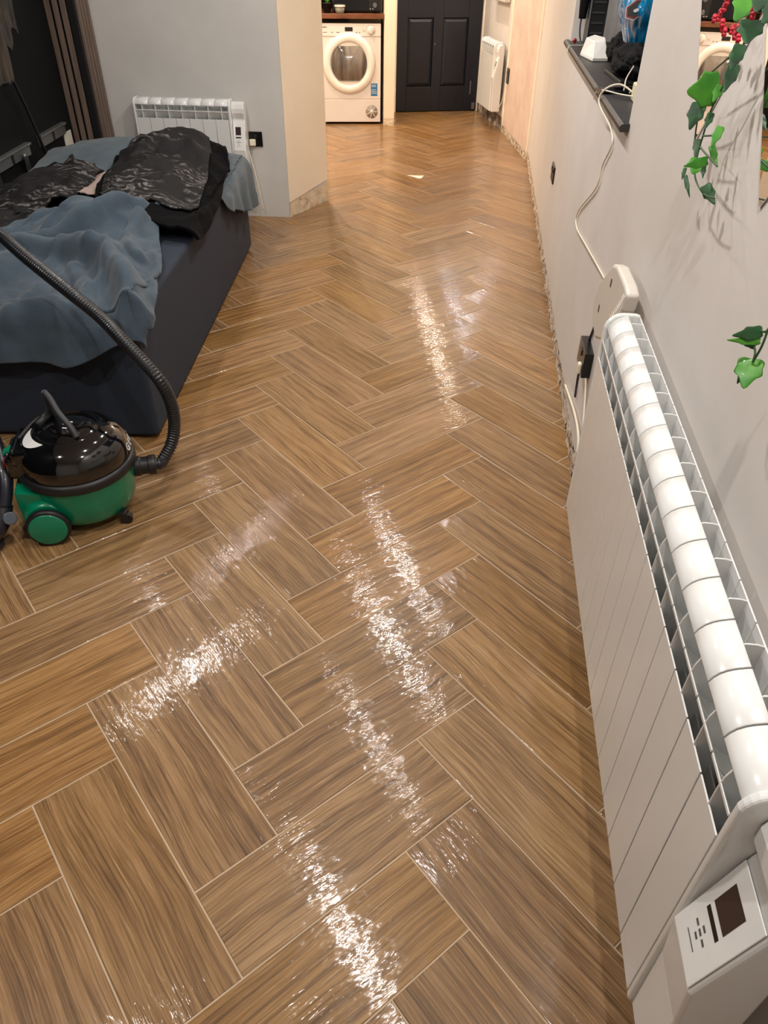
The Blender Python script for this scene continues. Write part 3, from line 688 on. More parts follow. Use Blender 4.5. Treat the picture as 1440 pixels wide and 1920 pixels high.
# rear switch block
m = MB(); m.prism([vp(-.10, -.085, .20), vp(-.20, -.075, .20), vp(-.20, .075, .20), vp(-.10, .085, .20)], (0, 0, .075))
m.prism([vp(-.02, -.10, .255), vp(-.175, -.082, .245), vp(-.175, .082, .245), vp(-.02, .10, .255)], (0, 0, .055)); sb = m.build('switch_block', M_dome, vac, bevel=.014, seg=4)
m = MB(); m.prism([vp(-.172, -.070, .302), vp(-.196, -.066, .288), vp(-.196, -.036, .288), vp(-.172, -.036, .302)], (0, 0, .010)); m.build('green_switch', M_vgreen, vac, bevel=.003)['label'] = 'green power switch'
m = MB(); m.prism([vp(-.199, -.066, .262), vp(-.203, -.066, .240), vp(-.203, -.032, .240), vp(-.199, -.032, .262)], (-.004, 0, .004)); m.build('red_switch', pm('red_plastic', lin(128, 20, 30), .35), vac, bevel=.002)['label'] = 'dark red rewind button'
# crescent label on the lid
m = MB(); vs = []; 
for k in range(15):
    a = math.radians(172+k*62/14)+va
    for r_, z_ in ((.112, .3265), (.112+.030*math.sin(math.pi*(k+.4)/14.8), .3265-.030*math.sin(math.pi*(k+.4)/14.8)*.56)):
        vs.append(VC+V((math.cos(a)*r_, math.sin(a)*r_, z_+.0025)))
m.add(vs, [(2*k, 2*k+1, 2*k+3, 2*k+2) for k in range(14)]); lb = m.build('crescent_label', M_white, vac, solid=.0008)
lb['label'] = 'white crescent label with small print'
# lid lettering
def text(s, size, M, name, mat, parent, ext=.0006):
    cu = bpy.data.curves.new(name, 'FONT'); cu.body = s; cu.size = size; cu.extrude = ext; cu.align_x = 'CENTER'; cu.align_y = 'CENTER'
    tmp = bpy.data.objects.new(name, cu); C.objects.link(tmp); bpy.context.view_layer.update()
    me = bpy.data.meshes.new_from_object(tmp.evaluated_get(bpy.context.evaluated_depsgraph_get())); bpy.data.objects.remove(tmp)
    me.transform(M); off = V((0, 0, 0)); p = parent
    while p is not None: off += p.location; p = p.parent
    me.transform(Matrix.Translation(-off)); me.materials.clear(); me.materials.append(mat)
    o = bpy.data.objects.new(name, me); C.objects.link(o); o.parent = parent; return o
def frame(P, x, y): 
    x = V(x).normalized(); y = (V(y)-x*V(y).dot(x)).normalized(); z = x.cross(y); Mx = Matrix((x, y, z)).transposed().to_4x4(); Mx.translation = V(P); return Mx
# curved name label on the front right of the lid
m = MB(); m.grid(lambda u, v: VC+V((math.cos(va+math.radians(-14+60*u))*(.1755-.009*v), math.sin(va+math.radians(-14+60*u))*(.1755-.009*v), .226+.040*v)), 20, 4)
nl = m.build('name_label', M_ink, vac, solid=.0006)
for i, ch in enumerate('GEORGE'):
    a = va+math.radians(-9+10.2*i); P = VC+V((math.cos(a)*.1725, math.sin(a)*.1725, .246)); tx = V((-math.sin(a), math.cos(a), 0)); up = V((-math.cos(a)*.28, -math.sin(a)*.28, 1))
    text(ch, .036, frame(P, tx, up), 'letter', M_white, nl, .0012)
# carrying handle across the lid
m = MB()
hp = [vp(-.105, -.01, .318), vp(-.115, -.01, .365), vp(-.095, -.01, .402), vp(-.070, -.015, .412)]
m.tube(smooth_path([vp(.035, -.075, .330), vp(.02, -.055, .36), vp(-.01, -.02, .395), vp(-.03, .015, .425), vp(-.045, .035, .44)], 6), [.0105]*25, 10)
m.tube(smooth_path([vp(-.045, .035, .44), vp(-.05, .06, .41), vp(-.05, .075, .36), vp(-.045, .085, .325)], 6), .010, 10)
m.build('handle', pm('handle_charcoal', lin(42, 43, 47), .5), vac)
m = MB(); m.cyl(vp(-.095, .02, .332), vp(-.06, .085, .345), .014, 16); m.tube(smooth_path([vp(-.15, -.02, .316), vp(-.11, .03, .338), vp(-.08, .06, .345)], 6), .006, 8); m.build('handle_hinge', M_vrim, vac)
# lid mark: small white marks at the centre
for k in range(4):
    m = MB(); p = vp(-.005+.012*(k % 2), -.018+.012*k, .3365); m.box((p.x-.009, p.y-.003, p.z), (p.x+.009, p.y+.003, p.z+.0008)); m.build('lid_mark', M_white, vac)
# rear wheels with a conical arch
for s_ in (-1, 1):
    m = MB(); m.lathe([(.082, 0), (.078, .030), (.070, .060), (.064, .078)], vp(-.105, s_*.080, .078), vS*s_, seg=40); m.build('wheel_arch', M_vgreen, vac)
    m = MB(); m.lathe([(.030, .0), (.064, .0), (.069, .006), (.069, .018), (.064, .024), (.0585, .024)], vp(-.105, s_*.160, .070), vS*s_, seg=44); wh = m.build('wheel', M_vrim, vac)
    m = MB(); m.lathe([(.0585, .020), (.0580, .026), (.055, .0272), (.0001, .0280)], vp(-.105, s_*.160, .070), vS*s_, seg=44, cap=False); m.build('hub_cap', M_vgreen, wh)['label'] = 'green wheel cap'
for s_ in (-1, 1):
    m = MB(); m.box(tuple(vp(.105, s_*.105-.012, .026)), tuple(vp(.135, s_*.105+.012, .05))); m.build('castor_fork', M_vrim, vac, bevel=.003)
    m = MB(); c_ = vp(.125, s_*.105, .019); m.cyl(c_-vS*.012, c_+vS*.012, .019, 20); m.build('castor', M_ink, vac, bevel=.002)
# hose connector, hose
m = MB(); d_ = vF; p0 = vp(.160, .0, .150); m.lathe([(.034, 0), (.034, .03), (.030, .034), (.030, .058), (.034, .060), (.034, .082)], p0, d_, seg=32); m.build('hose_connector', M_vrim, vac, bevel=.001)
hz = [p0+vF*.07, p0+vF*.095, atz(306, 862, .150), atz(322, 830, .195), atz(327, 792, .265), atz(318, 748, .36), atz(292, 705, .45), atz(232, 640, .535), atz(185, 592, .580), atz(130, 548, .632), atz(50, 484, .70), atz(0, 440, .745), atz(-60, 395, .78), atz(-140, 350, .70)]
path = smooth_path(hz, 34); rs = [.0215 if (i % 3) else .0185 for i in range(len(path))]
# resample evenly
L_ = [0]
for a, b in zip(path, path[1:]): L_.append(L_[-1]+(b-a).length)
N = int(L_[-1]/.0026); out = []; k = 0
for i in range(N):
    d0 = L_[-1]*i/(N-1)
    while k < len(L_)-2 and L_[k+1] < d0: k += 1
    t = (d0-L_[k])/max(1e-9, L_[k+1]-L_[k]); out.append(path[k].lerp(path[k+1], min(1, t)))
m = MB(); m.tube(out, [.0215 if (i % 4) < 2 else .0188 for i in range(N)], 18); m.build('hose', pm('hose_black', lin(24, 26, 31), .36, coat=.2), vac)
tag(vac, 'green and black tub vacuum cleaner with a long ribbed hose beside the bed', 'vacuum cleaner')
# floor tool lying at the left edge
ft = empty('vacuum_floor_tool', (-1.42, .33, 0)); M_tool = pm('navy_black_plastic', lin(22, 24, 36), .35, coat=.3)
m = MB(); m.tube(smooth_path([atz(-22, 800, .30), atz(0, 862, .24), atz(10, 905, .19), atz(6, 950, .13)], 8), .024, 16); m.build('tube', M_tool, ft)
m = MB(); m.tube(smooth_path([atz(6, 945, .13), atz(-2, 985, .08), atz(-22, 1010, .045)], 6), [.030]*13, 16); m.build('swivel_neck', M_tool, ft)
m = MB(); c_ = atz(19, 972, .11); ax_ = (CAM-c_).normalized(); m.cyl(c_-ax_*.03, c_, .021, 28); m.build('swivel_cap', pm('grey_blue_cap', lin(74, 82, 92), .35), ft, bevel=.003)['label'] = 'round grey swivel cap'
m = MB(); p = V((-1.50, .24, 0)); m.prism([p+V((-.14, -.035, .004)), p+V((.115, -.045, .004)), p+V((.115, .035, .004)), p+V((-.14, .045, .004))], (0, 0, .035)); m.build('head', M_tool, ft, bevel=.012, seg=4)
tag(ft, 'dark vacuum floor head with a swivel neck lying left of the green vacuum cleaner', 'vacuum tool')

# ---------------------------------------------------------------- tumble dryer, worktop and things on it
M_dry = pm('dryer_white', lin(226, 219, 214), .35, coat=.3, var=.01); M_ring = pm('dryer_ring', lin(236, 232, 224), .3, coat=.4)
DR0 = V((-1.575, 7.046, 0)); ddx = (V((-1.007, 7.150, 0))-DR0).normalized(); ddy = V((-ddx.y, ddx.x, 0)); DTm = Matrix((ddx, ddy, V((0,0,1)))).transposed().to_4x4(); DTm.translation = DR0
dr = empty('tumble_dryer', DR0)
def dv(x, y, z): return DTm @ V((x, y, z))
WD = .577
m = MB(); m.box((0, .004, .22), (WD, .56, .885), DTm); m.build('cabinet', M_dry, dr, bevel=.006)
m = MB(); m.box((0, 0, .235), (WD, .006, .775), DTm); m.build('front_panel', M_dry, dr, bevel=.002)
m = MB(); m.box((0, -.006, .778), (WD, .006, .885), DTm); cp = m.build('control_panel', M_dry, dr, bevel=.006, seg=3)
m = MB(); m.box((0, 0, .022), (WD, .55, .230), DTm); kp = m.build('kick_panel', M_dry, dr, bevel=.004)
for x in (.05, WD-.05):
    for y in (.06, .48): m = MB(); m.cyl(dv(x, y, 0), dv(x, y, .024), .02, 14); m.build('foot', M_ink, dr)
cc = (.258, .548)
m = MB(); m.lathe([(.262, 0), (.262, .010), (.252, .022), (.225, .028), (.198, .024), (.187, .016), (.186, .004)], dv(cc[0], 0, cc[1]), -ddy, seg=64, cap=False); rg = m.build('door_ring', M_ring, dr)
# flat-topped window: circle cut by chords
def chord(r, zt, zb, y, n=72):
    return [dv(cc[0]+r*math.cos(2*math.pi*k/n), y, cc[1]+max(-zb, min(zt, r*math.sin(2*math.pi*k/n)))) for k in range(n)]
m = MB(); m.prism(chord(.190, .19, .19, -.010), -ddy*(-.004)); m.build('door_dish', M_ring, rg)
m = MB(); a_ = chord(.182, .152, .150, -.0105); b_ = chord(.165, .140, .138, -.030); n_ = 72
m.add(a_+b_+[dv(cc[0], -.040, cc[1])], [(i, (i+1) % n_, n_+(i+1) % n_, n_+i) for i in range(n_)]+[(n_+i, n_+(i+1) % n_, 2*n_) for i in range(n_)], True)
gm = NT('smoked_glass'); nzg = gm.n('ShaderNodeTexNoise', Vector=gm.coord((14, 14, 2)), Scale=1, Detail=4).outputs[0]
gm.link(gm.ramp(nzg, [(.38, lin(62, 56, 52)), (.62, lin(128, 120, 112))]), gm.b.inputs['Base Color']); gm.b.inputs['Roughness'].default_value = .15; gm.b.inputs['Coat Weight'].default_value = 1; gm.b.inputs['Coat Roughness'].default_value = .03
m.build('door_glass', gm.m, rg)
m = MB(); m.lathe([(.034, 0), (.034, .008), (.030, .016), (.001, .017)], dv(.478, -.006, .832), -ddy, seg=32, cap=False); kn = m.build('dial', M_dry, cp)
m = MB(); p = dv(.478, -.023, .832); m.box((.474, -.028, .804), (.482, -.022, .860), DTm); m.build('dial_pointer', M_ring, kn)
for k in range(14):
    a = math.radians(-120+k*300/13+90); m = MB(); x, z = .478+.044*math.cos(a), .832+.044*math.sin(a); m.box((x-.002, -.0072, z-.002), (x+.002, -.006, z+.002), DTm); m.build('dial_mark', M_switchgrey, cp)
m = MB(); m.box((.222, -.0085, .822), (.298, -.006, .856), DTm); m.build('display', M_ink, cp)
for x, w_ in ((.0, .045), (.40, .004), (.415, .004)):
    m = MB(); m.box((x+.002, -.0072, .852 if w_ > .01 else .815), (x+w_, -.006, .858 if w_ > .01 else .835), DTm); m.build('print_mark', M_switchgrey, cp)
for x in (.01, .03, .09, .14, .155, .33, .36):
    m = MB(); m.box((x, -.0072, .810), (x+.012, -.006, .815), DTm); m.build('print_mark', M_switchgrey, cp)
m = MB(); m.box((.478, -.0012, .262), (.545, .0, .375), DTm); st = m.build('energy_sticker', pm('sticker_blue', lin(52, 118, 168), .4), dr)
for z in (.285, .30, .315, .345, .358): m = MB(); m.box((.484, -.0018, z), (.539-.01*(z > .3), -.0012, z+.004), DTm); m.build('sticker_line', M_white, st)
st['label'] = 'blue sticker with white lines'
M_grille = pm('grille_grey', lin(150, 142, 134), .6)
m = MB(); m.lathe([(.062, 0), (.062, .0015), (.0001, .0015)], dv(.487, 0, .118), -ddy, seg=40, cap=False); gr = m.build('vent_disc', M_grille, kp)
m = MB(); m.lathe([(.020, .0015), (.020, .004), (.0001, .004)], dv(.487, 0, .118), -ddy, seg=24, cap=False); m.build('vent_hub', M_dry, gr)
for k in range(7):
    a = 2*math.pi*k/7; m = MB(); c0, s0 = math.cos(a), math.sin(a)
    P = lambda r, t, y: dv(.487+r*c0-t*s0, y, .118+r*s0+t*c0)
    m.prism([P(.018, -.003, -.0015), P(.063, -.003, -.0015), P(.063, .003, -.0015), P(.018, .003, -.0015)], -ddy*.003); m.build('vent_spoke', M_dry, gr)
tag(dr, 'white front loading tumble dryer with a smoked glass door in the alcove', 'tumble dryer')
def m_wood(name, c0, c1, sc_=(3, 30, 30)):
    t = NT(name); n1 = t.n('ShaderNodeTexNoise', Vector=t.coord(sc_), Scale=1, Detail=5).outputs[0]
    t.link(t.ramp(n1, [(.3, c0), (.7, c1)]), t.b.inputs['Base Color']); t.b.inputs['Roughness'].default_value = .35; return t.m
m = MB(); m.box((-.03, -.03, .925), (.61, .60, .965), DTm); tag(m.build('worktop', m_wood('worktop_walnut', lin(84, 48, 30), lin(128, 78, 50)), bevel=.003), 'dark reddish wood worktop above the tumble dryer', 'worktop')
mw = empty('microwave_oven', dv(.33, .1, .965))
m = MB(); m.box((.105, .075, .975), (.585, .42, 1.25), DTm); m.build('casing', M_blackgl, mw, bevel=.006)
m = MB(); m.box((.115, .060, .985), (.455, .0745, 1.24), DTm); m.build('door', M_blackgl, mw, bevel=.004)
m = MB(); m.box((.462, .064, .985), (.580, .0745, 1.24), DTm); mp_ = m.build('control_panel', M_ink, mw, bevel=.003)
for x, z, r_ in ((.52, 1.03, .020), (.52, 1.13, .020)): m = MB(); m.cyl(dv(x, .064, z), dv(x, .044, z), r_, 24); m.build('dial', pm('dial_grey', lin(120, 120, 122), .3, .6), mp_, bevel=.002)
for x in (.475, .50): m = MB(); m.cyl(dv(x, .064, 1.00), dv(x, .060, 1.00), .004, 10); m.build('button', M_white, mp_)
for x in (.15, .54):
    for y in (.10, .38): m = MB(); m.cyl(dv(x, y, .965), dv(x, y, .976), .012, 12); m.build('foot', M_ink, mw)
tag(mw, 'black microwave oven on the dark wood worktop', 'microwave')
tb_ = empty('food_tub', dv(.178, .01, .966))
M_clear = NT('clear_tub'); M_clear.b.inputs['Base Color'].default_value = lin(190, 186, 176); M_clear.b.inputs['Transmission Weight'].default_value = .6; M_clear.b.inputs['Roughness'].default_value = .2; M_clear = M_clear.m
m = MB(); m.lathe([(.001, 0), (.040, 0), (.048, .052), (.046, .052), (.038, .002)], dv(.178, .01, .966), seg=32, cap=False); m.build('cup', M_clear, tb_)
m = MB(); m.lathe([(.052, .052), (.053, .056), (.053, .064), (.048, .066), (.001, .064)], dv(.178, .01, .966), seg=32); m.build('lid', pm('tub_lid', lin(206, 200, 188), .4), tb_)
tag(tb_, 'small clear tub with a pale lid in front of the black microwave', 'tub')
# potted plant at the left end of the worktop
pp = empty('potted_plant', dv(.055, .06, .966))
m = MB(); m.lathe([(.001, 0), (.034, 0), (.044, .075), (.047, .075), (.047, .083), (.040, .083), (.036, .070), (.001, .070)], dv(.055, .06, .966), seg=28, cap=False); m.build('pot', M_ink, pp)
M_leafb = pm('leaf_bright', lin(86, 168, 40), .45, var=.2, vs=30)
for k in range(9):
    a = k*2.4; r_ = .02+.018*(k % 3); b0 = dv(.055, .06, 1.04); tip = b0+V((math.cos(a)*r_*2, math.sin(a)*r_*2, .06+.02*(k % 3))); s_ = V((-math.sin(a), math.cos(a), 0))*.018
    m = MB(); md = (b0+tip)/2+V((0, 0, .015)); m.add([b0, md+s_, tip, md-s_], [(0, 1, 2, 3)]); m.build('leaf', M_leafb, pp, solid=.001)
tag(pp, 'small green plant in a black pot at the left end of the worktop', 'plant')
m = MB(); P = atz(783, 331, .0); m.prism([P+V((-.09, .02, .001)), P+V((.05, .03, .001)), P+V((.035, -.06, .001)), P+V((.01, -.065, .001))], (0, 0, .0012))  # thin pale flat piece on the hall tiles
tag(m.build('pale_piece', pm('pale_matt', lin(232, 206, 190), .6)), 'pale triangular piece lying on the tiles of the hall', 'paper scrap')

# ---------------------------------------------------------------- mirrors on the right wall
mm = NT('mirror_glass'); mm.b.inputs['Metallic'].default_value = 1; mm.b.inputs['Roughness'].default_value = .01; mm.b.inputs['Base Color'].default_value = (.86, .86, .86, 1)
def mirror(y, z, hw, label):
    r = empty('diamond_mirror', (WX, y, z)); m = MB(); x = WX-.004
    m.prism([(x, y, z-hw), (x, y-hw*.95, z), (x, y, z+hw), (x, y+hw*.95, z)], (.0035, 0, 0)); m.build('glass', mm.m, r)
    m = MB(); m.prism([(WX-.0006, y, z-hw-.001), (WX-.0006, y-hw*.95-.001, z), (WX-.0006, y, z+hw+.001), (WX-.0006, y+hw*.95+.001, z)], (.0005, 0, 0)); m.build('backing', M_switchgrey, r)
    tag(r, label, 'mirror')
mirror(.355, 1.497, .250, 'frameless diamond mirror behind the ivy, next to the window')
mirror(-.118, 1.497, .250, 'frameless diamond mirror furthest from the window, at the right edge')

# ---------------------------------------------------------------- router, cables, things on the sill
M_router = pm('router_white', lin(214, 208, 198), .4, var=.01)
rt = empty('router', (WX-.03, .86, .62))
# a tall rounded slab leaning on the wall, standing on its narrow end
def rpoly(x):
    q = [atx(a_, b_, x) for a_, b_ in ((1149, 495), (1157, 499), (1171, 533), (1175, 553), (1166, 582), (1152, 612), (1130, 640), (1114, 634), (1109, 600), (1113, 560), (1124, 528))]
    return q
m = MB(); m.prism(rpoly(WX-.060), (.034, 0, 0)); m.build('case', M_router, rt, bevel=.010, seg=5)
for k in range(12):
    c_ = atx(1171-1.75*k-.05*k*k, 558+3.6*k, WX-.0600); m = MB(); m.box((c_.x-.0012, c_.y-.002, c_.z-.002), (c_.x+.010, c_.y+.020, c_.z+.0015)); m.build('vent_rib', M_router, rt, bevel=.001)
for p_ in ((1146, 530), (1123, 578)):
    c_ = atx(p_[0], p_[1], WX-.060); m = MB(); m.box((c_.x-.0015, c_.y-.006, c_.z-.010), (c_.x, c_.y+.004, c_.z+.010)); m.build('status_light', M_switchgrey, rt)
m = MB(); m.box((WX-.026, .74, .62), (WX-.002, .92, .74)); m.build('wall_hook', M_switchgrey, rt)
tag(rt, 'white router on the right wall just past the far end of the long radiator', 'router')
def cable(name, pts, r, label, mat=M_cable, n=10):
    m = MB(); m.tube(smooth_path(pts, n), r, 8); tag(m.build(name, mat), label, 'cable')
# white cable from the sill down to the router
cable('white_cable', [(.545, 1.53, SZ+.020), (.50, 1.58, SZ+.040), (.455, 1.60, SZ+.022), (.441, 1.60, SZ-.02)]+[atx(x, y, WX-.006) for x, y in ((1145, 240), (1147, 272), (1130, 310), (1118, 352), (1085, 395), (1081, 425), (1100, 462), (1117, 492), (1131, 518))]+[atx(1138, 530, WX-.030)], .0032, 'thin white cable hanging from the sill down to the router')
cable('white_cable', [(.545, 1.50, SZ+.016), (.50, 1.56, SZ+.014), (.458, 1.66, SZ+.010), (.442, 1.72, SZ-.004), (.439, 1.74, SZ-.03)], .0024, 'short white lead looping from the charger over the sill edge')
cable('white_cable', [(.55, 1.66, SZ+.005), (.545, 1.74, SZ+.006), (.55, 1.79, SZ+.03), (.57, 1.80, SZ+.07)], .0024, 'white lead lying on the sill behind the charger')
cable('white_cable', [atx(1060, 722, WX-.008), atx(1076, 770, WX-.010), atx(1084, 812, WX-.012), atx(1083, 850, WX-.014)], .005, 'thick white cable at the wall foot behind the long radiator')
cable('grey_cable', [atx(1128, 540, WX-.006), atx(1118, 600, WX-.005), atx(1100, 650, WX-.004), atx(1085, 700, WX-.004), atx(1078, 745, WX-.006)], .004, 'grey cable dropping from the router past the black double socket', M_switchgrey)
# black bag hanging on the wall side, charger blocks
m = MB(); m.box((.535, 1.455, SZ+.001), (.575, 1.545, SZ+.055)); ch = m.build('usb_charger', pm('ivory_plastic', lin(222, 214, 176), .45), bevel=.006, seg=3); tag(ch, 'ivory plug-in charger block at the near end of the sill', 'charger')
m = MB(); q = [(.47, 2.70), (.505, 2.50), (.575, 2.52), (.585, 2.66), (.53, 2.84)]
m.prism([V((x, y, SZ+.001)) for x, y in q], (0, 0, .012)); pb = [V((x, y, SZ+.013)) for x, y in q]
top = [V((.485, 2.68, SZ+.075)), V((.510, 2.57, SZ+.070)), V((.560, 2.58, SZ+.072)), V((.565, 2.65, SZ+.08)), V((.53, 2.76, SZ+.08))]
m.add(pb+top, [(i, (i+1) % 5, 5+(i+1) % 5, 5+i) for i in range(5)]+[(5, 6, 7, 8, 9)])
tag(m.build('power_adapter', pm('adapter_white', lin(232, 230, 224), .4), bevel=.003), 'angular white box on the far part of the sill beside the black case', 'adapter')
m = MB(); m.box((-.009, -.085, 0), (.075, .085, .009)); Mx = Matrix.Translation((.520, 1.735, SZ+.001)) @ Matrix.Rotation(math.radians(-78), 4, 'Z'); m.v = [Mx @ v for v in m.v]
ph = m.build('phone', M_blackgl, bevel=.003); tag(ph, 'flat black phone lying across the sill', 'phone')
m = MB(); m.box((-.07, -.16, 0), (.09, .16, .014)); Mx = Matrix.Translation((.600, 2.02, SZ+.001)) @ Matrix.Rotation(math.radians(4), 4, 'Z'); m.v = [Mx @ v for v in m.v]
tag(m.build('black_folder', M_ink, bevel=.003), 'flat black case under the black clothing on the sill', 'case')
# heaped black clothing
def blob(name, c, r, mat, label, cat, seed, amp=.30, sub=5, par=None, freq=2.2, flat=0):
    bm = bmesh.new(); bmesh.ops.create_icosphere(bm, subdivisions=sub, radius=1)
    for v in bm.verts:
        d = v.co.normalized(); n_ = noise.noise(d*freq+V((seed, 0, 0)))+.5*abs(noise.noise(d*freq*2.3+V((0, seed, 0))))+.22*noise.noise(d*freq*5+V((0, 0, seed)))
        k = 1+amp*n_; p = V((d.x*r[0]*k, d.y*r[1]*k, d.z*r[2]*k)); p.z = max(p.z, -r[2]*.75) if not flat else max(p.z, flat)
        v.co = p
    me = bpy.data.meshes.new(name); bm.to_mesh(me); bm.free()
    for p in me.polygons: p.use_smooth = True
    me.materials.append(mat); o = bpy.data.objects.new(name, me); C.objects.link(o)
    if par is None: o.location = c; tag(o, label, cat)
    else: o.parent = par; o.location = V(c)-par.location
    return o
M_cloth = pm('black_fabric', lin(12, 12, 14), .95, bump=.3, bs=90, Specular_IOR_Level=.2)
blob('black_jacket', (.600, 2.02, SZ+.016+.040), (.070, .20, .055), M_cloth, 'black jacket bundled on the sill under the blue bag', 'jacket', 3, .34)
blob('black_hat', (.625, 2.52, SZ+.045), (.055, .13, .060), M_cloth, 'black cloth lump on the sill behind the blue bag', 'hat', 9, .25)
# blue bag
bg = empty('blue_bag', (.64, 2.20, SZ+.078))
M_bag = pm('blue_foil', lin(8, 128, 182), .22, coat=.8, var=.12, vs=5)
def bagshape(u, v):
    a = 2*math.pi*u; z = v; r_ = (.62+.55*sst(0, .35, z)-.40*sst(.72, 1.0, z)); r_ *= 1-.85*(1-sst(0, .06, z))
    n_ = noise.noise(V((math.cos(a)*1.6, math.sin(a)*1.6, z*2.4+7)))*.22+abs(noise.noise(V((math.cos(a)*3.4, math.sin(a)*3.4, z*5))))*.20+noise.noise(V((math.cos(a)*8, math.sin(a)*8, z*12)))*.05
    return V((.640+.078*r_*(1+n_)*math.cos(a), 2.20+.21*r_*(1+n_)*math.sin(a), SZ+.078+.46*z))
m = MB(); m.grid(bagshape, 120, 90); m.build('bag_body', M_bag, bg, solid=.0015)
tag(bg, 'shiny blue bag with a diamond logo standing on the black clothes', 'bag')

# bag logo patch: dark diamond with a red and white edge
def patch(P, nx, hw, hh, col, name, par, off):
    n_ = V(nx).normalized(); ux = V((-n_.y, n_.x, 0)).normalized(); uz = n_.cross(ux); uz = uz if uz.z > 0 else -uz; c = V(P)+n_*off
    m = MB(); m.prism([c-uz*hh*.75-ux*hw*.9, c-uz*hh*.95-ux*hw*.1, c+ux*hw*.9-uz*hh*.1, c+ux*hw*.9+uz*hh*.9, c+uz*hh*.85-ux*hw*.1, c-ux*hw+uz*hh*.1], n_*.0012); return m.build(name, col, par)
dl = atx(1194, 17, .575); nb_ = (CAM-dl).normalized(); nb_.z = .15
pw = patch(dl, nb_, .040, .038, M_white, 'logo_patch', bg, .0); patch(dl, nb_, .037, .035, pm('logo_red', lin(150, 40, 40), .4), 'logo_edge', bg, .0014); patch(dl, nb_, .031, .029, M_ink, 'logo_field', bg, .0028)
for dx_, dz_, w_ in ((-.008, -.004, .010), (.003, .004, .008), (.006, -.010, .012)):
    patch(dl+V((dx_*.3, dx_, dz_)), nb_, w_, .007, M_white, 'logo_mark', bg, .0042)

# ribbed black case standing at the far end of the sill
kc = empty('ribbed_case', (.565, 3.20, SZ))
m = MB(); m.box((.530, 3.13, SZ+.001), (.618, 3.25, SZ+.62)); m.build('shell', M_ink, kc, bevel=.006)
for k in range(13):
    m = MB(); m.box((.545, 3.122, SZ+.05+.043*k), (.606, 3.1299, SZ+.058+.043*k)); m.build('rib', pm('case_grey', lin(58, 58, 60), .35) if k == 0 else bpy.data.materials['case_grey'], kc, bevel=.001)
m = MB(); m.box((.531, 3.118, SZ+.02), (.537, 3.1295, SZ+.60)); m.build('edge_rail', M_alu, kc)
m = MB(); m.cyl((.552, 3.12, SZ+.028), (.552, 3.10, SZ+.028), .013, 18); m.build('corner_knob', M_alu, kc, bevel=.002)
tag(kc, 'tall black case with cross ribs standing at the far end of the sill', 'case')
blob('black_pouch', (.506, 3.19, SZ+.26), (.026, .05, .20), M_cloth, 'soft black pouch hanging beside the ribbed case at the window edge', 'pouch', 14, .12, freq=1.5)
m = MB(); m.tube(smooth_path([(.505, 3.20, SZ+.16), (.500, 3.17, SZ+.07), (.512, 3.14, SZ+.012), (.530, 3.05, SZ+.008)], 8), .004, 8); tag(m.build('black_cable', M_ink), 'short black lead curling on the sill in front of the ribbed case', 'cable')
m = MB(); c_ = V((.488, 3.22, SZ+.012)); m.lathe([(.001, -.011), (.008, -.008), (.011, 0), (.008, .008), (.001, .011)], c_, seg=16, cap=False); tag(m.build('red_bead', pm('red_bead', lin(150, 24, 30), .3)), 'small red bead at the far tip of the black sill', 'bead')
m = MB(); m.tube(smooth_path([(.52, 3.10, SZ+.002), (.48, 3.08, SZ+.005), (.447, 3.06, SZ+.001), (.4435, 3.05, SZ-.02)], 8), .0018, 8); tag(m.build('white_string', M_cable), 'thin white string over the far end of the sill', 'string')

# ---------------------------------------------------------------- artificial ivy with red blossoms
def m_leafm(name, c0, c1, veins=True):
    t = NT(name); n1 = t.n('ShaderNodeTexNoise', Vector=t.coord(), Scale=22, Detail=4).outputs[0]
    t.link(t.ramp(n1, [(.35, c0), (.65, c1)]), t.b.inputs['Base Color']); t.b.inputs['Roughness'].default_value = .35; t.b.inputs['Coat Weight'].default_value = .3
    t.b.inputs['Roughness'].default_value = .5; t.b.inputs['Coat Weight'].default_value = .05; return t.m
M_leafL = m_leafm('ivy_bright', lin(42, 118, 18), lin(76, 146, 34)); M_leafD = m_leafm('ivy_dark', lin(12, 52, 24), lin(26, 82, 36)); M_vein = m_leafm('ivy_vein', lin(110, 180, 60), lin(130, 190, 80))
M_stem = pm('ivy_stem', lin(58, 84, 52), .6); M_bloom = pm('red_blossom', lin(190, 24, 48), .5, var=.2, vs=80)
OUT = [(0, 0), (.22, -.10), (.46, .02), (.34, .22), (.50, .46), (.26, .50), (.16, .74), (0, 1.0)]
def leaf(base, tip, wdir, mat, par, width=1.0, cup=.07, label=None):
    base = V(base); tip = V(tip); ax = tip-base; L_ = ax.length; ax.normalize(); wd = V(wdir) if wdir is not None else ax.cross(CAM-(base+tip)/2); wd = (wd-ax*wd.dot(ax)).normalized(); nr = ax.cross(wd)
    pts = OUT+[(-x, y) for x, y in OUT[1:-1]][::-1]
    def P(x, y): return base+wd*x*L_*width+ax*y*L_+nr*(cup*L_*(abs(x)*1.6-.9*y*(1-y)*1.2)+.03*L_*math.sin(9*x+5*y))
    # triangulate around the midrib
    mid = [P(0, y) for y in (0, .2, .4, .6, .8, 1)]
    m = MB()
    for sgn in (1, -1):
        o_ = [P(sgn*x, y) for x, y in OUT]; idx = [0, 0, 1, 1, 2, 3, 4, 5]
        vs = o_+mid; fs = []
        for i in range(len(OUT)-1):
            a_, b_ = idx[i], idx[i+1]
            if i == len(OUT)-2: fs.append((i, i+1, 8+a_))
            elif a_ == b_: fs.append((i, i+1, 8+a_))
            else: fs.append((i, i+1, 8+b_, 8+a_))
        m.add(vs, fs, True)
    o = m.build('leaf', mat, par, solid=.0009, subsurf=1, merge=True)
    if label: o['label'] = label
    return o
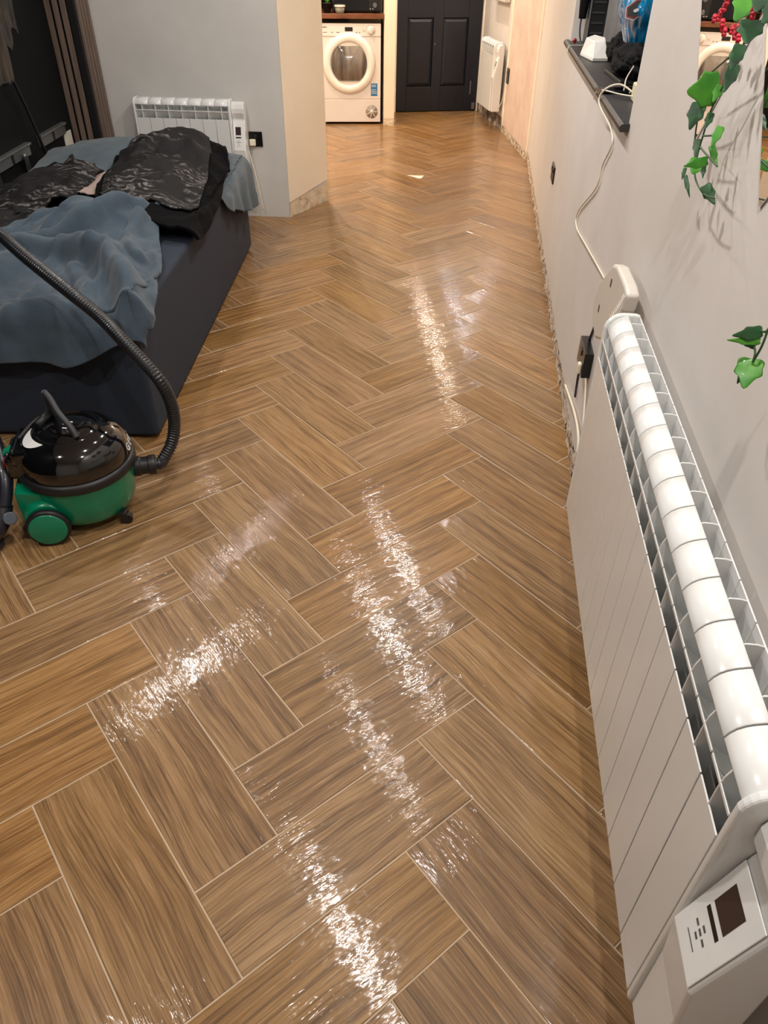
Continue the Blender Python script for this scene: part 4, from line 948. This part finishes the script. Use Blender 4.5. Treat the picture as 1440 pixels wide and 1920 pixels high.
def ivy(name, x0, stems, leaves, label, blooms=()):
    r = empty(name, atx(stems[0][0][0], stems[0][0][1], x0))
    for st in stems:
        m = MB(); m.tube(smooth_path([atx(p[0], p[1], (p[2] if len(p) > 2 else x0)) for p in st], 8), .0016, 6); m.build('stem', M_stem, r)
    for (b, t, wd, mt, w_) in leaves:
        xb = b[2] if len(b) > 2 else x0; xt = t[2] if len(t) > 2 else x0
        bp = atx(b[0], b[1], xb); leaf(bp, at(t[0], t[1], bp, _f), wd, {'L': M_leafL, 'D': M_leafD}[mt], r, w_)
    for p in blooms:
        c = atx(p[0], p[1], p[2]); m = MB()
        for k in range(5):
            a = k*2*math.pi/5+p[0]; q = c+V((.002, math.cos(a)*.0045, math.sin(a)*.0045)); m.lathe([(.001, -.004), (.003, -.002), (.0036, 0), (.003, .002), (.001, .004)], q, (1, math.cos(a), math.sin(a)), seg=10, cap=False)
        m.build('blossom', M_bloom, r)
    tag(r, label, 'ivy')
W1 = (0, 1, .3); W2 = (0, -1, .3); WF = (1, .2, 0); X0 = .432
ivy('ivy_garland', X0,
    [[(1440, -40), (1418, 20), (1400, 70), (1380, 110), (1362, 150), (1345, 182), (1330, 215), (1318, 255), (1308, 290), (1303, 330), (1318, 362), (1340, 372)],
     [(1396, 85), (1370, 105), (1335, 135)], [(1345, 182), (1325, 195), (1312, 198)], [(1318, 255), (1335, 254), (1350, 252)], [(1312, 275), (1325, 290), (1345, 312)], [(1303, 300), (1303, 260), (1312, 198)]],
    [((1345, 166), (1281, 172), None, 'L', 1.15), ((1352, 160), (1334, 196), None, 'L', .55), ((1312, 194), (1290, 250), None, 'D', .62),
     ((1334, 212), (1320, 246), None, 'D', .5), ((1352, 238), (1330, 282), None, 'L', .42), ((1334, 274), (1346, 314), None, 'L', .38),
     ((1308, 262), (1304, 299), None, 'D', .5), ((1312, 300), (1296, 330), None, 'L', 1.25), ((1326, 302), (1276, 313), None, 'L', .45),
     ((1285, 315), (1277, 340), None, 'D', .35), ((1320, 310), (1317, 338), None, 'D', .4), ((1285, 330), (1294, 376), None, 'D', .22), ((1322, 348), (1342, 388), None, 'D', .6),
     ((1390, 84, .425), (1366, 138, .430), None, 'D', .55), ((1378, 122, .43), (1354, 180, .436), None, 'D', .5), ((1412, 38, .42), (1396, 88, .425), None, 'D', 1.1),
     ((1408, -8, .415), (1372, 46, .425), None, 'L', .85), ((1440, -30, .42), (1412, 30, .425), None, 'D', 1.0), ((1455, 10, .43), (1425, 50, .44), None, 'D', .8)],
    'long ivy garland with red blossoms hanging in front of the mirror',
    [(1361, 2, .43), (1356, 14, .43), (1349, 24, .43), (1346, 32, .43), (1337, 35, .43), (1353, 52, .43), (1356, 60, .43), (1352, 44, .425), (1370, 56, .43), (1382, 54, .43), (1388, 48, .43), (1409, 27, .41), (1410, 20, .41), (1382, 72, .43), (1376, 66, .43)])
ivy('ivy_strand', .428,
    [[(1475, 560), (1440, 618), (1425, 622), (1412, 645)], [(1440, 618), (1428, 650), (1412, 678)], [(1412, 645), (1416, 660), (1412, 678)]],
    [((1428, 622), (1366, 630), None, 'D', .5), ((1424, 640), (1355, 637), None, 'L', .28), ((1415, 650), (1380, 634), None, 'D', .4), ((1410, 674), (1392, 735), None, 'L', .95), ((1400, 684), (1380, 724), None, 'D', .5)],
    'short ivy strand with two green leaf clusters on the wall above the long radiator')
